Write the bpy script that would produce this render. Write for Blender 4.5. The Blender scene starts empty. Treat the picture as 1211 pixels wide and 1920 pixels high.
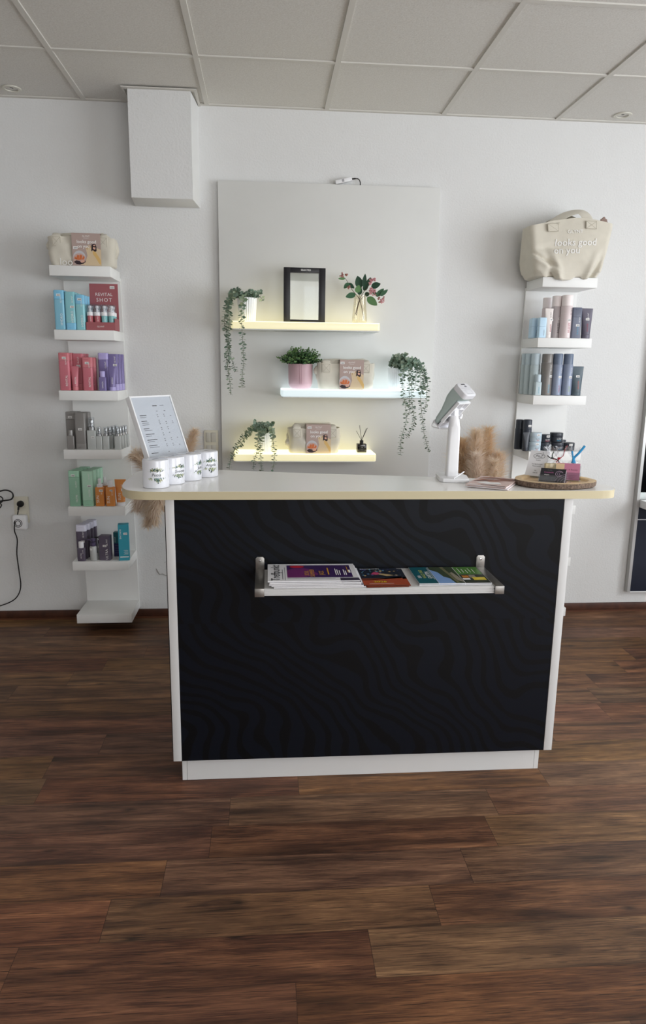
import bpy, bmesh, math, random
from mathutils import Vector, Matrix
PI = math.pi
V = Vector
random.seed(7)
scene = bpy.context.scene
COL = scene.collection

# ------------------------------------------------------------------ camera, world, light, exposure
CAM_F = 1325.65            # focal length in pixels of a 1211 x 1920 frame
yaw, pit, rol = -0.0815015, -0.2069271, -0.0136609
cam_d = bpy.data.cameras.new('camera')
cam_d.sensor_fit = 'VERTICAL'; cam_d.sensor_height = 36.0
cam_d.lens = 36.0 * CAM_F / 1920.0
cam_d.clip_start = 0.02
cam = bpy.data.objects.new('camera', cam_d); COL.objects.link(cam)
Rz = Matrix.Rotation(yaw, 3, 'Z'); Rx = Matrix.Rotation(pit, 3, 'X'); Ry = Matrix.Rotation(rol, 3, 'Y')
Rc = Rz @ Rx @ Ry @ Matrix(((1, 0, 0), (0, 0, -1), (0, 1, 0)))
cam.matrix_world = Matrix.Translation((0, -4.0767, 1.4962)) @ Rc.to_4x4()
scene.camera = cam

world = bpy.data.worlds.new('sky'); scene.world = world
world.use_nodes = True
wn = world.node_tree.nodes; wl = world.node_tree.links
wn['Background'].inputs['Color'].default_value = (0.86, 0.93, 1.0, 1)
wn['Background'].inputs['Strength'].default_value = 1.6

scene.view_settings.view_transform = 'Standard'
scene.view_settings.look = 'None'
scene.view_settings.exposure = 0.05
scene.view_settings.gamma = 1.0
scene.view_settings.use_curve_mapping = False

def area(name, loc, rot, sx, sy, power, col):
    d = bpy.data.lights.new(name, 'AREA'); d.shape = 'RECTANGLE'; d.size = sx; d.size_y = sy
    d.energy = power; d.color = col
    o = bpy.data.objects.new(name, d); COL.objects.link(o); o.location = loc; o.rotation_euler = rot
    return o
# daylight entering through the shop windows (right wall and street front)
area('window_daylight_right', (4.22, -3.3, 1.55), (0, PI / 2, 0), 2.1, 3.6, 134, (0.92, 0.96, 1.0))
area('window_daylight_front', (2.2, -7.22, 1.65), (PI / 2, 0, 0), 3.2, 2.1, 64, (1.0, 0.985, 0.96))

# ------------------------------------------------------------------ materials
def lin(h):
    if not isinstance(h, str): return tuple(h) + (1,)
    h = h.lstrip('#'); c = [int(h[i:i + 2], 16) / 255 for i in (0, 2, 4)]
    return tuple(x / 12.92 if x <= .04045 else ((x + .055) / 1.055) ** 2.4 for x in c) + (1,)
MATS = {}
def mat(name, col, rough=.5, metal=0, spec=.5, var=0.0, vscale=30, bump=0.0, bscale=200, trans=0, ior=1.45, emit=0, ecol=None, coat=0, sheen=0):
    if name in MATS: return MATS[name]
    m = bpy.data.materials.new(name); m.use_nodes = True
    n = m.node_tree.nodes; l = m.node_tree.links; b = n['Principled BSDF']
    c = lin(col)
    b.inputs['Base Color'].default_value = c
    b.inputs['Roughness'].default_value = rough
    b.inputs['Metallic'].default_value = metal
    b.inputs['Specular IOR Level'].default_value = spec
    b.inputs['IOR'].default_value = ior
    b.inputs['Transmission Weight'].default_value = trans
    b.inputs['Coat Weight'].default_value = coat
    b.inputs['Sheen Weight'].default_value = sheen
    if emit:
        b.inputs['Emission Color'].default_value = lin(ecol or col)
        b.inputs['Emission Strength'].default_value = emit
    if var or bump:
        tc = n.new('ShaderNodeTexCoord')
    if var:
        t = n.new('ShaderNodeTexNoise'); t.inputs['Scale'].default_value = vscale; t.inputs['Detail'].default_value = 3
        l.new(tc.outputs['Object'], t.inputs['Vector'])
        r = n.new('ShaderNodeValToRGB')
        r.color_ramp.elements[0].position = .3; r.color_ramp.elements[1].position = .7
        r.color_ramp.elements[0].color = tuple(x * (1 - var) for x in c[:3]) + (1,)
        r.color_ramp.elements[1].color = tuple(min(1, x * (1 + var)) for x in c[:3]) + (1,)
        l.new(t.outputs['Fac'], r.inputs['Fac']); l.new(r.outputs['Color'], b.inputs['Base Color'])
    if bump:
        t2 = n.new('ShaderNodeTexNoise'); t2.inputs['Scale'].default_value = bscale; t2.inputs['Detail'].default_value = 4
        l.new(tc.outputs['Object'], t2.inputs['Vector'])
        bp = n.new('ShaderNodeBump'); bp.inputs['Strength'].default_value = bump; bp.inputs['Distance'].default_value = .004
        l.new(t2.outputs['Fac'], bp.inputs['Height']); l.new(bp.outputs['Normal'], b.inputs['Normal'])
    MATS[name] = m
    return m
def film(name, col, opac, rough=.05):
    """thin clear film / pane: mostly transparent with a glossy skin"""
    if name in MATS: return MATS[name]
    m = bpy.data.materials.new(name); m.use_nodes = True
    n = m.node_tree.nodes; l = m.node_tree.links; n.remove(n['Principled BSDF'])
    tr = n.new('ShaderNodeBsdfTransparent'); tr.inputs['Color'].default_value = lin(col)
    gl = n.new('ShaderNodeBsdfGlossy'); gl.inputs['Roughness'].default_value = rough
    fr = n.new('ShaderNodeLayerWeight'); fr.inputs['Blend'].default_value = .25
    mp = n.new('ShaderNodeMath'); mp.operation = 'MULTIPLY_ADD'; mp.inputs[1].default_value = .4; mp.inputs[2].default_value = opac
    mp.use_clamp = True
    mx = n.new('ShaderNodeMixShader')
    l.new(fr.outputs['Facing'], mp.inputs[0]); l.new(mp.outputs[0], mx.inputs[0])
    l.new(tr.outputs[0], mx.inputs[1]); l.new(gl.outputs[0], mx.inputs[2])
    l.new(mx.outputs[0], n['Material Output'].inputs['Surface'])
    MATS[name] = m
    return m

def fluff(name, col, back=.45):
    m = bpy.data.materials.new(name); m.use_nodes = True
    n = m.node_tree.nodes; l = m.node_tree.links; n.remove(n['Principled BSDF'])
    a = n.new('ShaderNodeBsdfDiffuse'); a.inputs['Color'].default_value = lin(col)
    t = n.new('ShaderNodeBsdfTranslucent'); t.inputs['Color'].default_value = lin(col)
    x = n.new('ShaderNodeMixShader'); x.inputs[0].default_value = back
    l.new(a.outputs[0], x.inputs[1]); l.new(t.outputs[0], x.inputs[2]); l.new(x.outputs[0], n['Material Output'].inputs['Surface'])
    return m
def nd(m, typ, **kw):
    x = m.node_tree.nodes.new(typ)
    for k, v in kw.items(): setattr(x, k, v)
    return x
def mth(m, op, a, b=None, c=None):
    x = nd(m, 'ShaderNodeMath', operation=op)
    for i, q in enumerate((a, b, c)):
        if q is None: continue
        if isinstance(q, (int, float)): x.inputs[i].default_value = q
        else: m.node_tree.links.new(q, x.inputs[i])
    return x.outputs[0]

def floor_material():
    m = bpy.data.materials.new('wood_laminate'); m.use_nodes = True
    L = m.node_tree.links; B = m.node_tree.nodes['Principled BSDF']
    tc = nd(m, 'ShaderNodeTexCoord'); sp = nd(m, 'ShaderNodeSeparateXYZ'); L.new(tc.outputs['Object'], sp.inputs[0])
    W, LN = 0.1545, 0.914
    yy = mth(m, 'DIVIDE', mth(m, 'ADD', sp.outputs['Y'], 1.99), W)
    row = mth(m, 'FLOOR', yy); fy = mth(m, 'FRACT', yy)
    # stagger of each row: stepped shift plus a random part
    wr = nd(m, 'ShaderNodeTexWhiteNoise', noise_dimensions='1D'); L.new(row, wr.inputs['W'])
    xx = mth(m, 'DIVIDE', mth(m, 'ADD', sp.outputs['X'], mth(m, 'ADD', mth(m, 'MULTIPLY', row, -0.145), mth(m, 'MULTIPLY', wr.outputs['Value'], 0.22))), LN)
    colm = mth(m, 'FLOOR', xx); fx = mth(m, 'FRACT', xx)
    cid = nd(m, 'ShaderNodeCombineXYZ'); L.new(row, cid.inputs[0]); L.new(colm, cid.inputs[1])
    wp = nd(m, 'ShaderNodeTexWhiteNoise', noise_dimensions='3D'); L.new(cid.outputs[0], wp.inputs['Vector'])
    rs = nd(m, 'ShaderNodeSeparateColor'); L.new(wp.outputs['Color'], rs.inputs[0])
    # plank local coordinates, shifted at random so each plank has a grain of its own
    def coords(sx, sy):
        c = nd(m, 'ShaderNodeCombineXYZ')
        L.new(mth(m, 'MULTIPLY_ADD', rs.outputs[0], 37.0, mth(m, 'MULTIPLY', sp.outputs['X'], sx)), c.inputs[0])
        L.new(mth(m, 'MULTIPLY_ADD', rs.outputs[1], 53.0, mth(m, 'MULTIPLY', sp.outputs['Y'], sy)), c.inputs[1])
        return c.outputs[0]
    def noise(v, sc, det, dist=0.0, rough=.55):
        t = nd(m, 'ShaderNodeTexNoise'); t.inputs['Scale'].default_value = sc; t.inputs['Detail'].default_value = det
        t.inputs['Distortion'].default_value = dist; t.inputs['Roughness'].default_value = rough
        L.new(v, t.inputs['Vector']); return t.outputs['Fac']
    broad = noise(coords(2.8, 26.0), 1.0, 6, .6, .6)
    fine = noise(coords(8.0, 250.0), 1.0, 5, .15, .72)
    hair = noise(coords(9.0, 340.0), 1.0, 3, .4)
    cl = noise(coords(4.0, 6.0), 1.0, 3, .4)
    ramp = nd(m, 'ShaderNodeValToRGB'); e = ramp.color_ramp.elements
    e[0].position = .30; e[0].color = (.024, .0145, .0105, 1)
    e[1].position = .72; e[1].color = (.50, .245, .100, 1)
    a = e.new(.43); a.color = (.092, .041, .0215, 1)
    a = e.new(.58); a.color = (.235, .108, .047, 1)
    s = mth(m, 'ADD', mth(m, 'MULTIPLY', broad, .50), mth(m, 'MULTIPLY', fine, .50))
    s = mth(m, 'ADD', s, mth(m, 'MULTIPLY', mth(m, 'SUBTRACT', rs.outputs[2], .5), .05))
    s = mth(m, 'ADD', s, mth(m, 'MULTIPLY', mth(m, 'SUBTRACT', cl, .5), .20))
    L.new(s, ramp.inputs[0])
    # knots: sparse dark elongated spots
    vo = nd(m, 'ShaderNodeTexVoronoi'); vo.inputs['Scale'].default_value = 1.0
    L.new(coords(3.6, 9.0), vo.inputs['Vector'])
    kn = nd(m, 'ShaderNodeMapRange'); kn.inputs[1].default_value = .03; kn.inputs[2].default_value = .14
    kn.inputs[3].default_value = 1.0; kn.inputs[4].default_value = 0.0
    L.new(mth(m, 'ADD', vo.outputs['Distance'], mth(m, 'MULTIPLY', mth(m, 'SUBTRACT', fine, .5), .16)), kn.inputs[0])
    kcol = nd(m, 'ShaderNodeSeparateColor'); L.new(vo.outputs['Color'], kcol.inputs[0])
    knm = mth(m, 'MULTIPLY', kn.outputs[0], mth(m, 'GREATER_THAN', kcol.outputs[0], .45))
    knm = mth(m, 'MULTIPLY', knm, .85)
    hairm = nd(m, 'ShaderNodeMapRange'); hairm.inputs[1].default_value = .33; hairm.inputs[2].default_value = .43
    hairm.inputs[3].default_value = .75; hairm.inputs[4].default_value = 0
    L.new(hair, hairm.inputs[0])
    # joints
    jx = mth(m, 'LESS_THAN', mth(m, 'MINIMUM', fx, mth(m, 'SUBTRACT', 1.0, fx)), .0011)
    jy = mth(m, 'LESS_THAN', mth(m, 'MINIMUM', fy, mth(m, 'SUBTRACT', 1.0, fy)), .0065)
    j = mth(m, 'MULTIPLY', mth(m, 'MAXIMUM', jx, jy), .6)
    smn = noise(coords(1.3, 15.0), 1.0, 5, 1.0, .6)
    sm = nd(m, 'ShaderNodeMapRange'); sm.inputs[1].default_value = .53; sm.inputs[2].default_value = .70; sm.inputs[3].default_value = 0; sm.inputs[4].default_value = .72
    L.new(mth(m, 'ADD', smn, mth(m, 'MULTIPLY', mth(m, 'SUBTRACT', fine, .5), .35)), sm.inputs[0])
    knm = mth(m, 'MAXIMUM', knm, sm.outputs[0])
    dark = mth(m, 'MAXIMUM', mth(m, 'MAXIMUM', knm, hairm.outputs[0]), j)
    mx = nd(m, 'ShaderNodeMix', data_type='RGBA'); L.new(dark, mx.inputs[0]); L.new(ramp.outputs[0], mx.inputs[6])
    mx.inputs[7].default_value = (.014, .0105, .0085, 1)
    hs = nd(m, 'ShaderNodeHueSaturation'); L.new(mx.outputs[2], hs.inputs['Color'])
    L.new(mth(m, 'MULTIPLY_ADD', rs.outputs[0], .024, .488), hs.inputs['Hue'])
    L.new(mth(m, 'MULTIPLY_ADD', rs.outputs[1], .14, .86), hs.inputs['Saturation'])
    L.new(mth(m, 'MULTIPLY_ADD', rs.outputs[2], .10, .94), hs.inputs['Value'])
    L.new(hs.outputs[0], B.inputs['Base Color'])
    B.inputs['Roughness'].default_value = .48; B.inputs['Specular IOR Level'].default_value = .26
    bp = nd(m, 'ShaderNodeBump'); bp.inputs['Strength'].default_value = .25; bp.inputs['Distance'].default_value = .002
    L.new(mth(m, 'SUBTRACT', fine, mth(m, 'MULTIPLY', dark, .6)), bp.inputs['Height']); L.new(bp.outputs[0], B.inputs['Normal'])
    return m
def zebra_material():
    m = bpy.data.materials.new('zebra_wallpaper'); m.use_nodes = True
    L = m.node_tree.links; B = m.node_tree.nodes['Principled BSDF']
    tc = nd(m, 'ShaderNodeTexCoord'); sp = nd(m, 'ShaderNodeSeparateXYZ'); L.new(tc.outputs['Object'], sp.inputs[0])
    c = nd(m, 'ShaderNodeCombineXYZ')
    # the lower strip of paper is hung with a shift
    low = mth(m, 'LESS_THAN', sp.outputs['Z'], .615)
    L.new(mth(m, 'MULTIPLY_ADD', low, .37, mth(m, 'ADD', sp.outputs['X'], 3.0)), c.inputs[0])
    L.new(mth(m, 'MULTIPLY_ADD', low, .44, sp.outputs['Z']), c.inputs[1])
    w = nd(m, 'ShaderNodeTexWave', wave_type='BANDS', bands_direction='DIAGONAL', wave_profile='SIN')
    w.inputs['Scale'].default_value = 8.6; w.inputs['Distortion'].default_value = 24; w.inputs['Detail'].default_value = 1.0
    w.inputs['Detail Scale'].default_value = .40; w.inputs['Detail Roughness'].default_value = .3
    L.new(c.outputs[0], w.inputs['Vector'])
    n2 = nd(m, 'ShaderNodeTexNoise'); n2.inputs['Scale'].default_value = 14; L.new(c.outputs[0], n2.inputs['Vector'])
    st = nd(m, 'ShaderNodeMapRange'); st.inputs[1].default_value = .30; st.inputs[2].default_value = .36
    L.new(mth(m, 'ADD', w.outputs['Fac'], mth(m, 'MULTIPLY', mth(m, 'SUBTRACT', n2.outputs['Fac'], .5), .7)), st.inputs[0])
    seam = mth(m, 'LESS_THAN', mth(m, 'ABSOLUTE', mth(m, 'SUBTRACT', sp.outputs['Z'], .615)), .0007)
    f = mth(m, 'MINIMUM', st.outputs[0], mth(m, 'SUBTRACT', 1.0, mth(m, 'MULTIPLY', seam, .5)))
    mx = nd(m, 'ShaderNodeMix', data_type='RGBA'); L.new(f, mx.inputs[0])
    mx.inputs[6].default_value = (.0010, .0011, .0018, 1); mx.inputs[7].default_value = (.0034, .0048, .0092, 1)
    L.new(mx.outputs[2], B.inputs['Base Color'])
    L.new(mth(m, 'MULTIPLY_ADD', f, -.10, .52), B.inputs['Roughness'])
    B.inputs['Specular IOR Level'].default_value = .20
    return m
def plaster_material(name, col, strength):
    m = bpy.data.materials.new(name); m.use_nodes = True
    L = m.node_tree.links; B = m.node_tree.nodes['Principled BSDF']
    tc = nd(m, 'ShaderNodeTexCoord')
    t = nd(m, 'ShaderNodeTexNoise'); t.inputs['Scale'].default_value = 95; t.inputs['Detail'].default_value = 5; t.inputs['Roughness'].default_value = .6
    t2 = nd(m, 'ShaderNodeTexNoise'); t2.inputs['Scale'].default_value = 9; t2.inputs['Detail'].default_value = 3
    L.new(tc.outputs['Object'], t.inputs['Vector']); L.new(tc.outputs['Object'], t2.inputs['Vector'])
    bp = nd(m, 'ShaderNodeBump'); bp.inputs['Strength'].default_value = strength; bp.inputs['Distance'].default_value = .004
    L.new(mth(m, 'MULTIPLY_ADD', t2.outputs['Fac'], .8, t.outputs['Fac']), bp.inputs['Height'])
    L.new(bp.outputs[0], B.inputs['Normal'])
    r = nd(m, 'ShaderNodeMix', data_type='RGBA'); L.new(t2.outputs['Fac'], r.inputs[0])
    c = lin(col); r.inputs[6].default_value = tuple(x * .965 for x in c[:3]) + (1,); r.inputs[7].default_value = c
    L.new(r.outputs[2], B.inputs['Base Color']); B.inputs['Roughness'].default_value = .85; B.inputs['Specular IOR Level'].default_value = .2
    return m
def ceiling_material():
    m = bpy.data.materials.new('mineral_tile'); m.use_nodes = True
    L = m.node_tree.links; B = m.node_tree.nodes['Principled BSDF']
    tc = nd(m, 'ShaderNodeTexCoord')
    t = nd(m, 'ShaderNodeTexNoise'); t.inputs['Scale'].default_value = 140; t.inputs['Detail'].default_value = 6; t.inputs['Roughness'].default_value = .7
    L.new(tc.outputs['Object'], t.inputs['Vector'])
    r = nd(m, 'ShaderNodeValToRGB'); r.color_ramp.elements[0].position = .36; r.color_ramp.elements[1].position = .62
    r.color_ramp.elements[0].color = (.651, .631, .591, 1); r.color_ramp.elements[1].color = (.745, .730, .694, 1)
    L.new(t.outputs['Fac'], r.inputs[0]); L.new(r.outputs[0], B.inputs['Base Color'])
    bp = nd(m, 'ShaderNodeBump'); bp.inputs['Strength'].default_value = .35; bp.inputs['Distance'].default_value = .003
    L.new(t.outputs['Fac'], bp.inputs['Height']); L.new(bp.outputs[0], B.inputs['Normal'])
    B.inputs['Roughness'].default_value = .9; B.inputs['Specular IOR Level'].default_value = .15
    return m
WALL = plaster_material('plaster', '#e3e3e2', .5)
BOARD = mat('painted_board', '#dcdcd9', .55, var=.012, vscale=6)
WHITE = mat('white_laminate', '#d6d5d4', .42, var=.01, vscale=8)
WPLAST = mat('white_plastic', '#eeeef0', .35)
LWHITE = mat('lacquer_white', '#f6f5f2', .22, spec=.5)
CREAM_EDGE = mat('cream_edge_band', '#cdc1a0', .45, spec=.3)
BLACKP = mat('black_plastic', '#0b0b0d', .4)
STEEL = mat('brushed_steel', '#a8a5a1', .42, metal=1, bump=.05, bscale=300)
CHROME = mat('chrome', '#c9c9cb', .12, metal=1)
INK = mat('ink_dark', '#2a2a30', .6)
INKG = mat('ink_grey', '#77777d', .6)
PW = mat('print_white', '#f2f0ee', .6)
PAPER = mat('paper', '#f3f3f6', .6)
CLEAR = film('clear_plastic', '#f4f6f8', .05)

# ------------------------------------------------------------------ mesh builder
def rr(w, d, r, n=4):
    r = min(r, w / 2 - 1e-5, d / 2 - 1e-5); P = []
    for cx, cy, a0 in ((w / 2 - r, d / 2 - r, 0), (-w / 2 + r, d / 2 - r, PI / 2), (-w / 2 + r, -d / 2 + r, PI), (w / 2 - r, -d / 2 + r, 1.5 * PI)):
        for i in range(n + 1):
            a = a0 + PI / 2 * i / n; P.append((cx + r * math.cos(a), cy + r * math.sin(a)))
    return P
def ell(a, b, n=20): return [(a * math.cos(2 * PI * i / n), b * math.sin(2 * PI * i / n)) for i in range(n)]
def resample(P, n):
    L = [0]
    for k in range(len(P)): L.append(L[-1] + (V(P[(k + 1) % len(P)]) - V(P[k])).length)
    out = []; j = 0
    for i in range(n):
        d = L[-1] * i / n
        while L[j + 1] < d: j += 1
        q = (d - L[j]) / max(1e-9, L[j + 1] - L[j]); out.append(tuple(V(P[j]).lerp(V(P[(j + 1) % len(P)]), q)))
    return out
_txt = {}
def text_mesh(body, size, bold=0.0, italic=0.0, space=1.0):
    k = (body, size, bold, italic, space)
    if k not in _txt:
        c = bpy.data.curves.new('lettering', 'FONT'); c.body = body; c.size = size; c.resolution_u = 2
        c.align_x = 'CENTER'; c.align_y = 'CENTER'; c.offset = bold; c.shear = italic; c.space_character = space
        o = bpy.data.objects.new('lettering', c)
        me = bpy.data.meshes.new_from_object(o)
        _txt[k] = ([tuple(v.co[:2]) for v in me.vertices], [tuple(p.vertices) for p in me.polygons])
        bpy.data.objects.remove(o); bpy.data.curves.remove(c); bpy.data.meshes.remove(me)
    return _txt[k]
def plane(o, u, v):
    o, u, v = V(o), V(u).normalized(), V(v).normalized()
    return lambda x, y: o + u * x + v * y
def front(x, y, z, rot=0.0):
    """print plane on a face looking towards -Y; rot turns the writing (radians)"""
    c, s = math.cos(rot), math.sin(rot)
    return plane((x, y, z), (c, 0, s), (-s, 0, c))
def cyl(r, z0, a0=0.0, rot=0.0):
    """print on an upright cylinder, a0 = heading of the middle (0 = towards -Y)"""
    def f(x, y):
        if rot: x, y = x * math.cos(rot) - y * math.sin(rot), x * math.sin(rot) + y * math.cos(rot)
        a = a0 + x / r
        return V((r * math.sin(a), -r * math.cos(a), z0 + y))
    return f
class MB:
    def __init__(s): s.v = []; s.f = []; s.i = []; s.mats = []
    def mi(s, m):
        if m not in s.mats: s.mats.append(m)
        return s.mats.index(m)
    def add(s, vs, fs, m, M=None):
        b = len(s.v); k = s.mi(m)
        for q in vs: s.v.append((M @ V(q)) if M is not None else V(q))
        for f in fs: s.f.append([b + j for j in f]); s.i.append(k)
        return s
    def bm(s, bm, m, M=None):
        bm.verts.index_update()
        s.add([v.co.copy() for v in bm.verts], [[v.index for v in f.verts] for f in bm.faces], m, M); bm.free(); return s
    def box(s, m, x0, x1, y0, y1, z0, z1, bev=0, seg=2, M=None):
        bm = bmesh.new(); bmesh.ops.create_cube(bm, size=1)
        for v in bm.verts: v.co = V(((x0 + x1) / 2 + v.co.x * (x1 - x0), (y0 + y1) / 2 + v.co.y * (y1 - y0), (z0 + z1) / 2 + v.co.z * (z1 - z0)))
        if bev: bmesh.ops.bevel(bm, geom=list(bm.edges), offset=bev, segments=seg, affect='EDGES', profile=.5)
        return s.bm(bm, m, M)
    def loft(s, m, rings, cap0=True, cap1=True, closed=True, M=None):
        n = len(rings[0]); vs = [q for r in rings for q in r]; fs = []
        for a in range(len(rings) - 1):
            for j in range(n if closed else n - 1):
                k = (j + 1) % n; fs.append([a * n + j, a * n + k, (a + 1) * n + k, (a + 1) * n + j])
        if cap0: fs.append(list(range(n - 1, -1, -1)))
        if cap1: fs.append([(len(rings) - 1) * n + j for j in range(n)])
        return s.add(vs, fs, m, M)
    def prism(s, m, poly, z0, z1, bev=0, M=None):
        """poly counter-clockwise seen from +Z; small rounded rims via inset"""
        def ring(z, ins):
            if not ins: return [(x, y, z) for x, y in poly]
            n = len(poly); out = []
            for j in range(n):
                p0, p1, p2 = V(poly[j - 1]), V(poly[j]), V(poly[(j + 1) % n])
                t = ((p1 - p0).normalized() + (p2 - p1).normalized())
                t = t.normalized() if t.length > 1e-6 else V((1, 0)); nn = V((-t.y, t.x))
                out.append((p1.x + nn.x * ins, p1.y + nn.y * ins, z))
            return out
        if bev: R = [ring(z0, bev), ring(z0 + bev * .3, bev * .3), ring(z0 + bev, 0), ring(z1 - bev, 0), ring(z1 - bev * .3, bev * .3), ring(z1, bev)]
        else: R = [ring(z0, 0), ring(z1, 0)]
        return s.loft(m, R, M=M)
    def lathe(s, m, prof, n=24, sx=1, sy=1, M=None, flute=0, fn=0, cap=True):
        rings = []
        for r, z in prof:
            ring = []
            for j in range(n):
                a = 2 * PI * j / n; q = max(r, 1e-5) * (1 + (flute * math.cos(fn * a) if fn else 0))
                ring.append((q * math.cos(a) * sx, q * math.sin(a) * sy, z))
            rings.append(ring)
        return s.loft(m, rings, prof[0][0] > 1e-4 and cap, prof[-1][0] > 1e-4 and cap, M=M)
    def tube(s, m, pts, r, n=8, M=None, flat=None):
        pts = [V(p) for p in pts]; R = []
        up = None
        for j, p in enumerate(pts):
            t = (pts[min(j + 1, len(pts) - 1)] - pts[max(j - 1, 0)])
            t = t.normalized() if t.length > 1e-9 else V((0, 0, 1))
            if up is None:
                up = V((0, 0, 1)) if abs(t.z) < .9 else V((0, 1, 0))
            sd = t.cross(up); sd = sd.normalized() if sd.length > 1e-6 else V((1, 0, 0))
            up = sd.cross(t).normalized()
            q = r[j] if isinstance(r, (list, tuple)) else r
            a_, b_ = (q, q) if flat is None else (q * flat[0], q * flat[1])
            R.append([p + sd * (a_ * math.cos(2 * PI * k / n)) + up * (b_ * math.sin(2 * PI * k / n)) for k in range(n)])
        return s.loft(m, R, M=M)
    def poly(s, m, pts, fn, M=None): return s.add([fn(x, y) for x, y in pts], [list(range(len(pts)))], m, M)
    def rect(s, m, x0, x1, y0, y1, fn, nx=1, M=None):
        for k in range(nx):
            a, b = x0 + (x1 - x0) * k / nx, x0 + (x1 - x0) * (k + 1) / nx
            s.poly(m, [(a, y0), (b, y0), (b, y1), (a, y1)], fn, M)
        return s
    def text(s, m, body, size, fn, M=None, **kw):
        vs, fs = text_mesh(body, size, **kw)
        return s.add([fn(x, y) for x, y in vs], fs, m, M)
    def build(s, name, parent=None, loc=(0, 0, 0), rz=0, sharp=35, recalc=True):
        me = bpy.data.meshes.new(name)
        me.from_pydata([tuple(v) for v in s.v], [], s.f)
        for m in s.mats: me.materials.append(m)
        me.polygons.foreach_set('material_index', s.i)
        me.update()
        me.polygons.foreach_set('use_smooth', [True] * len(me.polygons))
        me.set_sharp_from_angle(angle=math.radians(sharp))
        o = bpy.data.objects.new(name, me); COL.objects.link(o)
        o.location = loc; o.rotation_euler = (0, 0, rz)
        if parent is not None: o.parent = parent
        return o
def thing(name, label, cat, loc=(0, 0, 0), rz=0, group=None):
    o = bpy.data.objects.new(name, None); COL.objects.link(o); o.empty_display_size = .05
    o.location = loc; o.rotation_euler = (0, 0, rz); o['label'] = label; o['category'] = cat
    if group: o['group'] = group
    return o
def tag(o, label, cat, group=None):
    o['label'] = label; o['category'] = cat
    if group: o['group'] = group
    return o
def struct(o): o['kind'] = 'structure'; return o
def dup(root, loc, label, rz=None, group=None, skip=()):
    r = root.copy(); COL.objects.link(r); r.location = loc; r['label'] = label
    if rz is not None: r.rotation_euler = (0, 0, rz)
    if group: r['group'] = group
    for ch in list(root.children):
        if ch.name.split('.')[0] in skip: continue
        c = ch.copy(); COL.objects.link(c); c.parent = r
        for g in list(ch.children):
            d = g.copy(); COL.objects.link(d); d.parent = c
    return r
def smooth_path(pts, k=6):
    P = [V(p) for p in pts]; P = [P[0] * 2 - P[1]] + P + [P[-1] * 2 - P[-2]]; out = []
    for j in range(1, len(P) - 2):
        for i in range(k):
            t = i / k; a, b, c, d = P[j - 1], P[j], P[j + 1], P[j + 2]
            out.append(.5 * ((2 * b) + (c - a) * t + (2 * a - 5 * b + 4 * c - d) * t * t + (3 * b - a - 3 * c + d) * t ** 3))
    out.append(P[-2]); return out

# ------------------------------------------------------------------ the room
ZC = 2.8016
X0, X1, Y1 = -2.9, 4.3, -7.3
b = MB(); b.box(floor_material(), X0 - .1, X1 + .1, Y1 - .1, .1, -.1, 0); struct(b.build('floor'))
b = MB(); b.box(WALL, X0 - .1, X1 + .1, 0, .12, 0, ZC + .2); struct(b.build('wall_back'))
b = MB(); b.box(WALL, X0 - .12, X0, Y1, 0, 0, ZC + .2); struct(b.build('wall_left'))
b = MB()
b.box(WALL, X1, X1 + .12, -1.4, 0, 0, ZC + .2); b.box(WALL, X1, X1 + .12, Y1, -5.2, 0, ZC + .2)
b.box(WALL, X1, X1 + .12, -5.2, -1.4, 0, .45); b.box(WALL, X1, X1 + .12, -5.2, -1.4, 2.65, ZC + .2)
struct(b.build('wall_right'))
b = MB()
b.box(WALL, X0 - .12, .95, Y1 - .12, Y1, 0, ZC + .2); b.box(WALL, 4.05, X1 + .12, Y1 - .12, Y1, 0, ZC + .2)
b.box(WALL, .95, 4.05, Y1 - .12, Y1, 0, .3); b.box(WALL, .95, 4.05, Y1 - .12, Y1, 2.7, ZC + .2)
struct(b.build('wall_front'))
def window(n, ax, a0, a1, z0, z1, pos, lites):
    fr = MB(); FRM = mat('window_frame_white', '#e4e4e2', .4)
    def bx(u0, u1, w0, w1, m, d=.03):
        if ax == 'y': fr_.box(m, pos - d, pos + d, u0, u1, w0, w1)
        else: fr_.box(m, u0, u1, pos - d, pos + d, w0, w1)
    fr_ = fr
    bx(a0, a1, z0, z0 + .06, FRM); bx(a0, a1, z1 - .06, z1, FRM)
    for k in range(lites + 1):
        c = a0 + .03 + (a1 - a0 - .06) * k / lites; bx(c - .03, c + .03, z0 + .06, z1 - .06, FRM)
    root = struct(fr.build('window_%d' % n))
    fr_ = MB()
    bx(a0 + .05, a1 - .05, z0 + .05, z1 - .05, film('window_glass', '#ffffff', .02, .01), .003)
    fr_.build('window_pane', root)
window(1, 'y', -5.2, -1.4, .45, 2.65, X1 + .06, 3)
window(2, 'x', .95, 4.05, .3, 2.7, Y1 - .06, 3)
# suspended ceiling: recessed mineral tiles on a 625 mm grid of T-bars
TILE = ceiling_material(); BAR = mat('grid_bar', '#d2cfc8', .6)
b = MB(); b.box(TILE, X0, X1, Y1, 0, ZC + .007, ZC + .04); struct(b.build('ceiling'))
gx0, gy0, GS = -.9277, -.6053, .625
k = 0; b = MB()
xs = [gx0 + GS * i for i in range(-3, 9)]
ys = [gy0 - GS * i for i in range(0, 11)]
for x in xs:
    if X0 < x < X1: b.box(BAR, x - .012, x + .012, Y1, -.022, ZC, ZC + .0068)
struct(b.build('trim_1'))
b = MB()
for y in ys:
    for i in range(len(xs) + 1):
        a = max(X0, xs[i - 1] + .012 if i else X0); c = min(X1, xs[i] - .012 if i < len(xs) else X1)
        if c > a: b.box(BAR, a, c, y - .012, y + .012, ZC + .0006, ZC + .0066)
struct(b.build('trim_2'))
b = MB()
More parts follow.
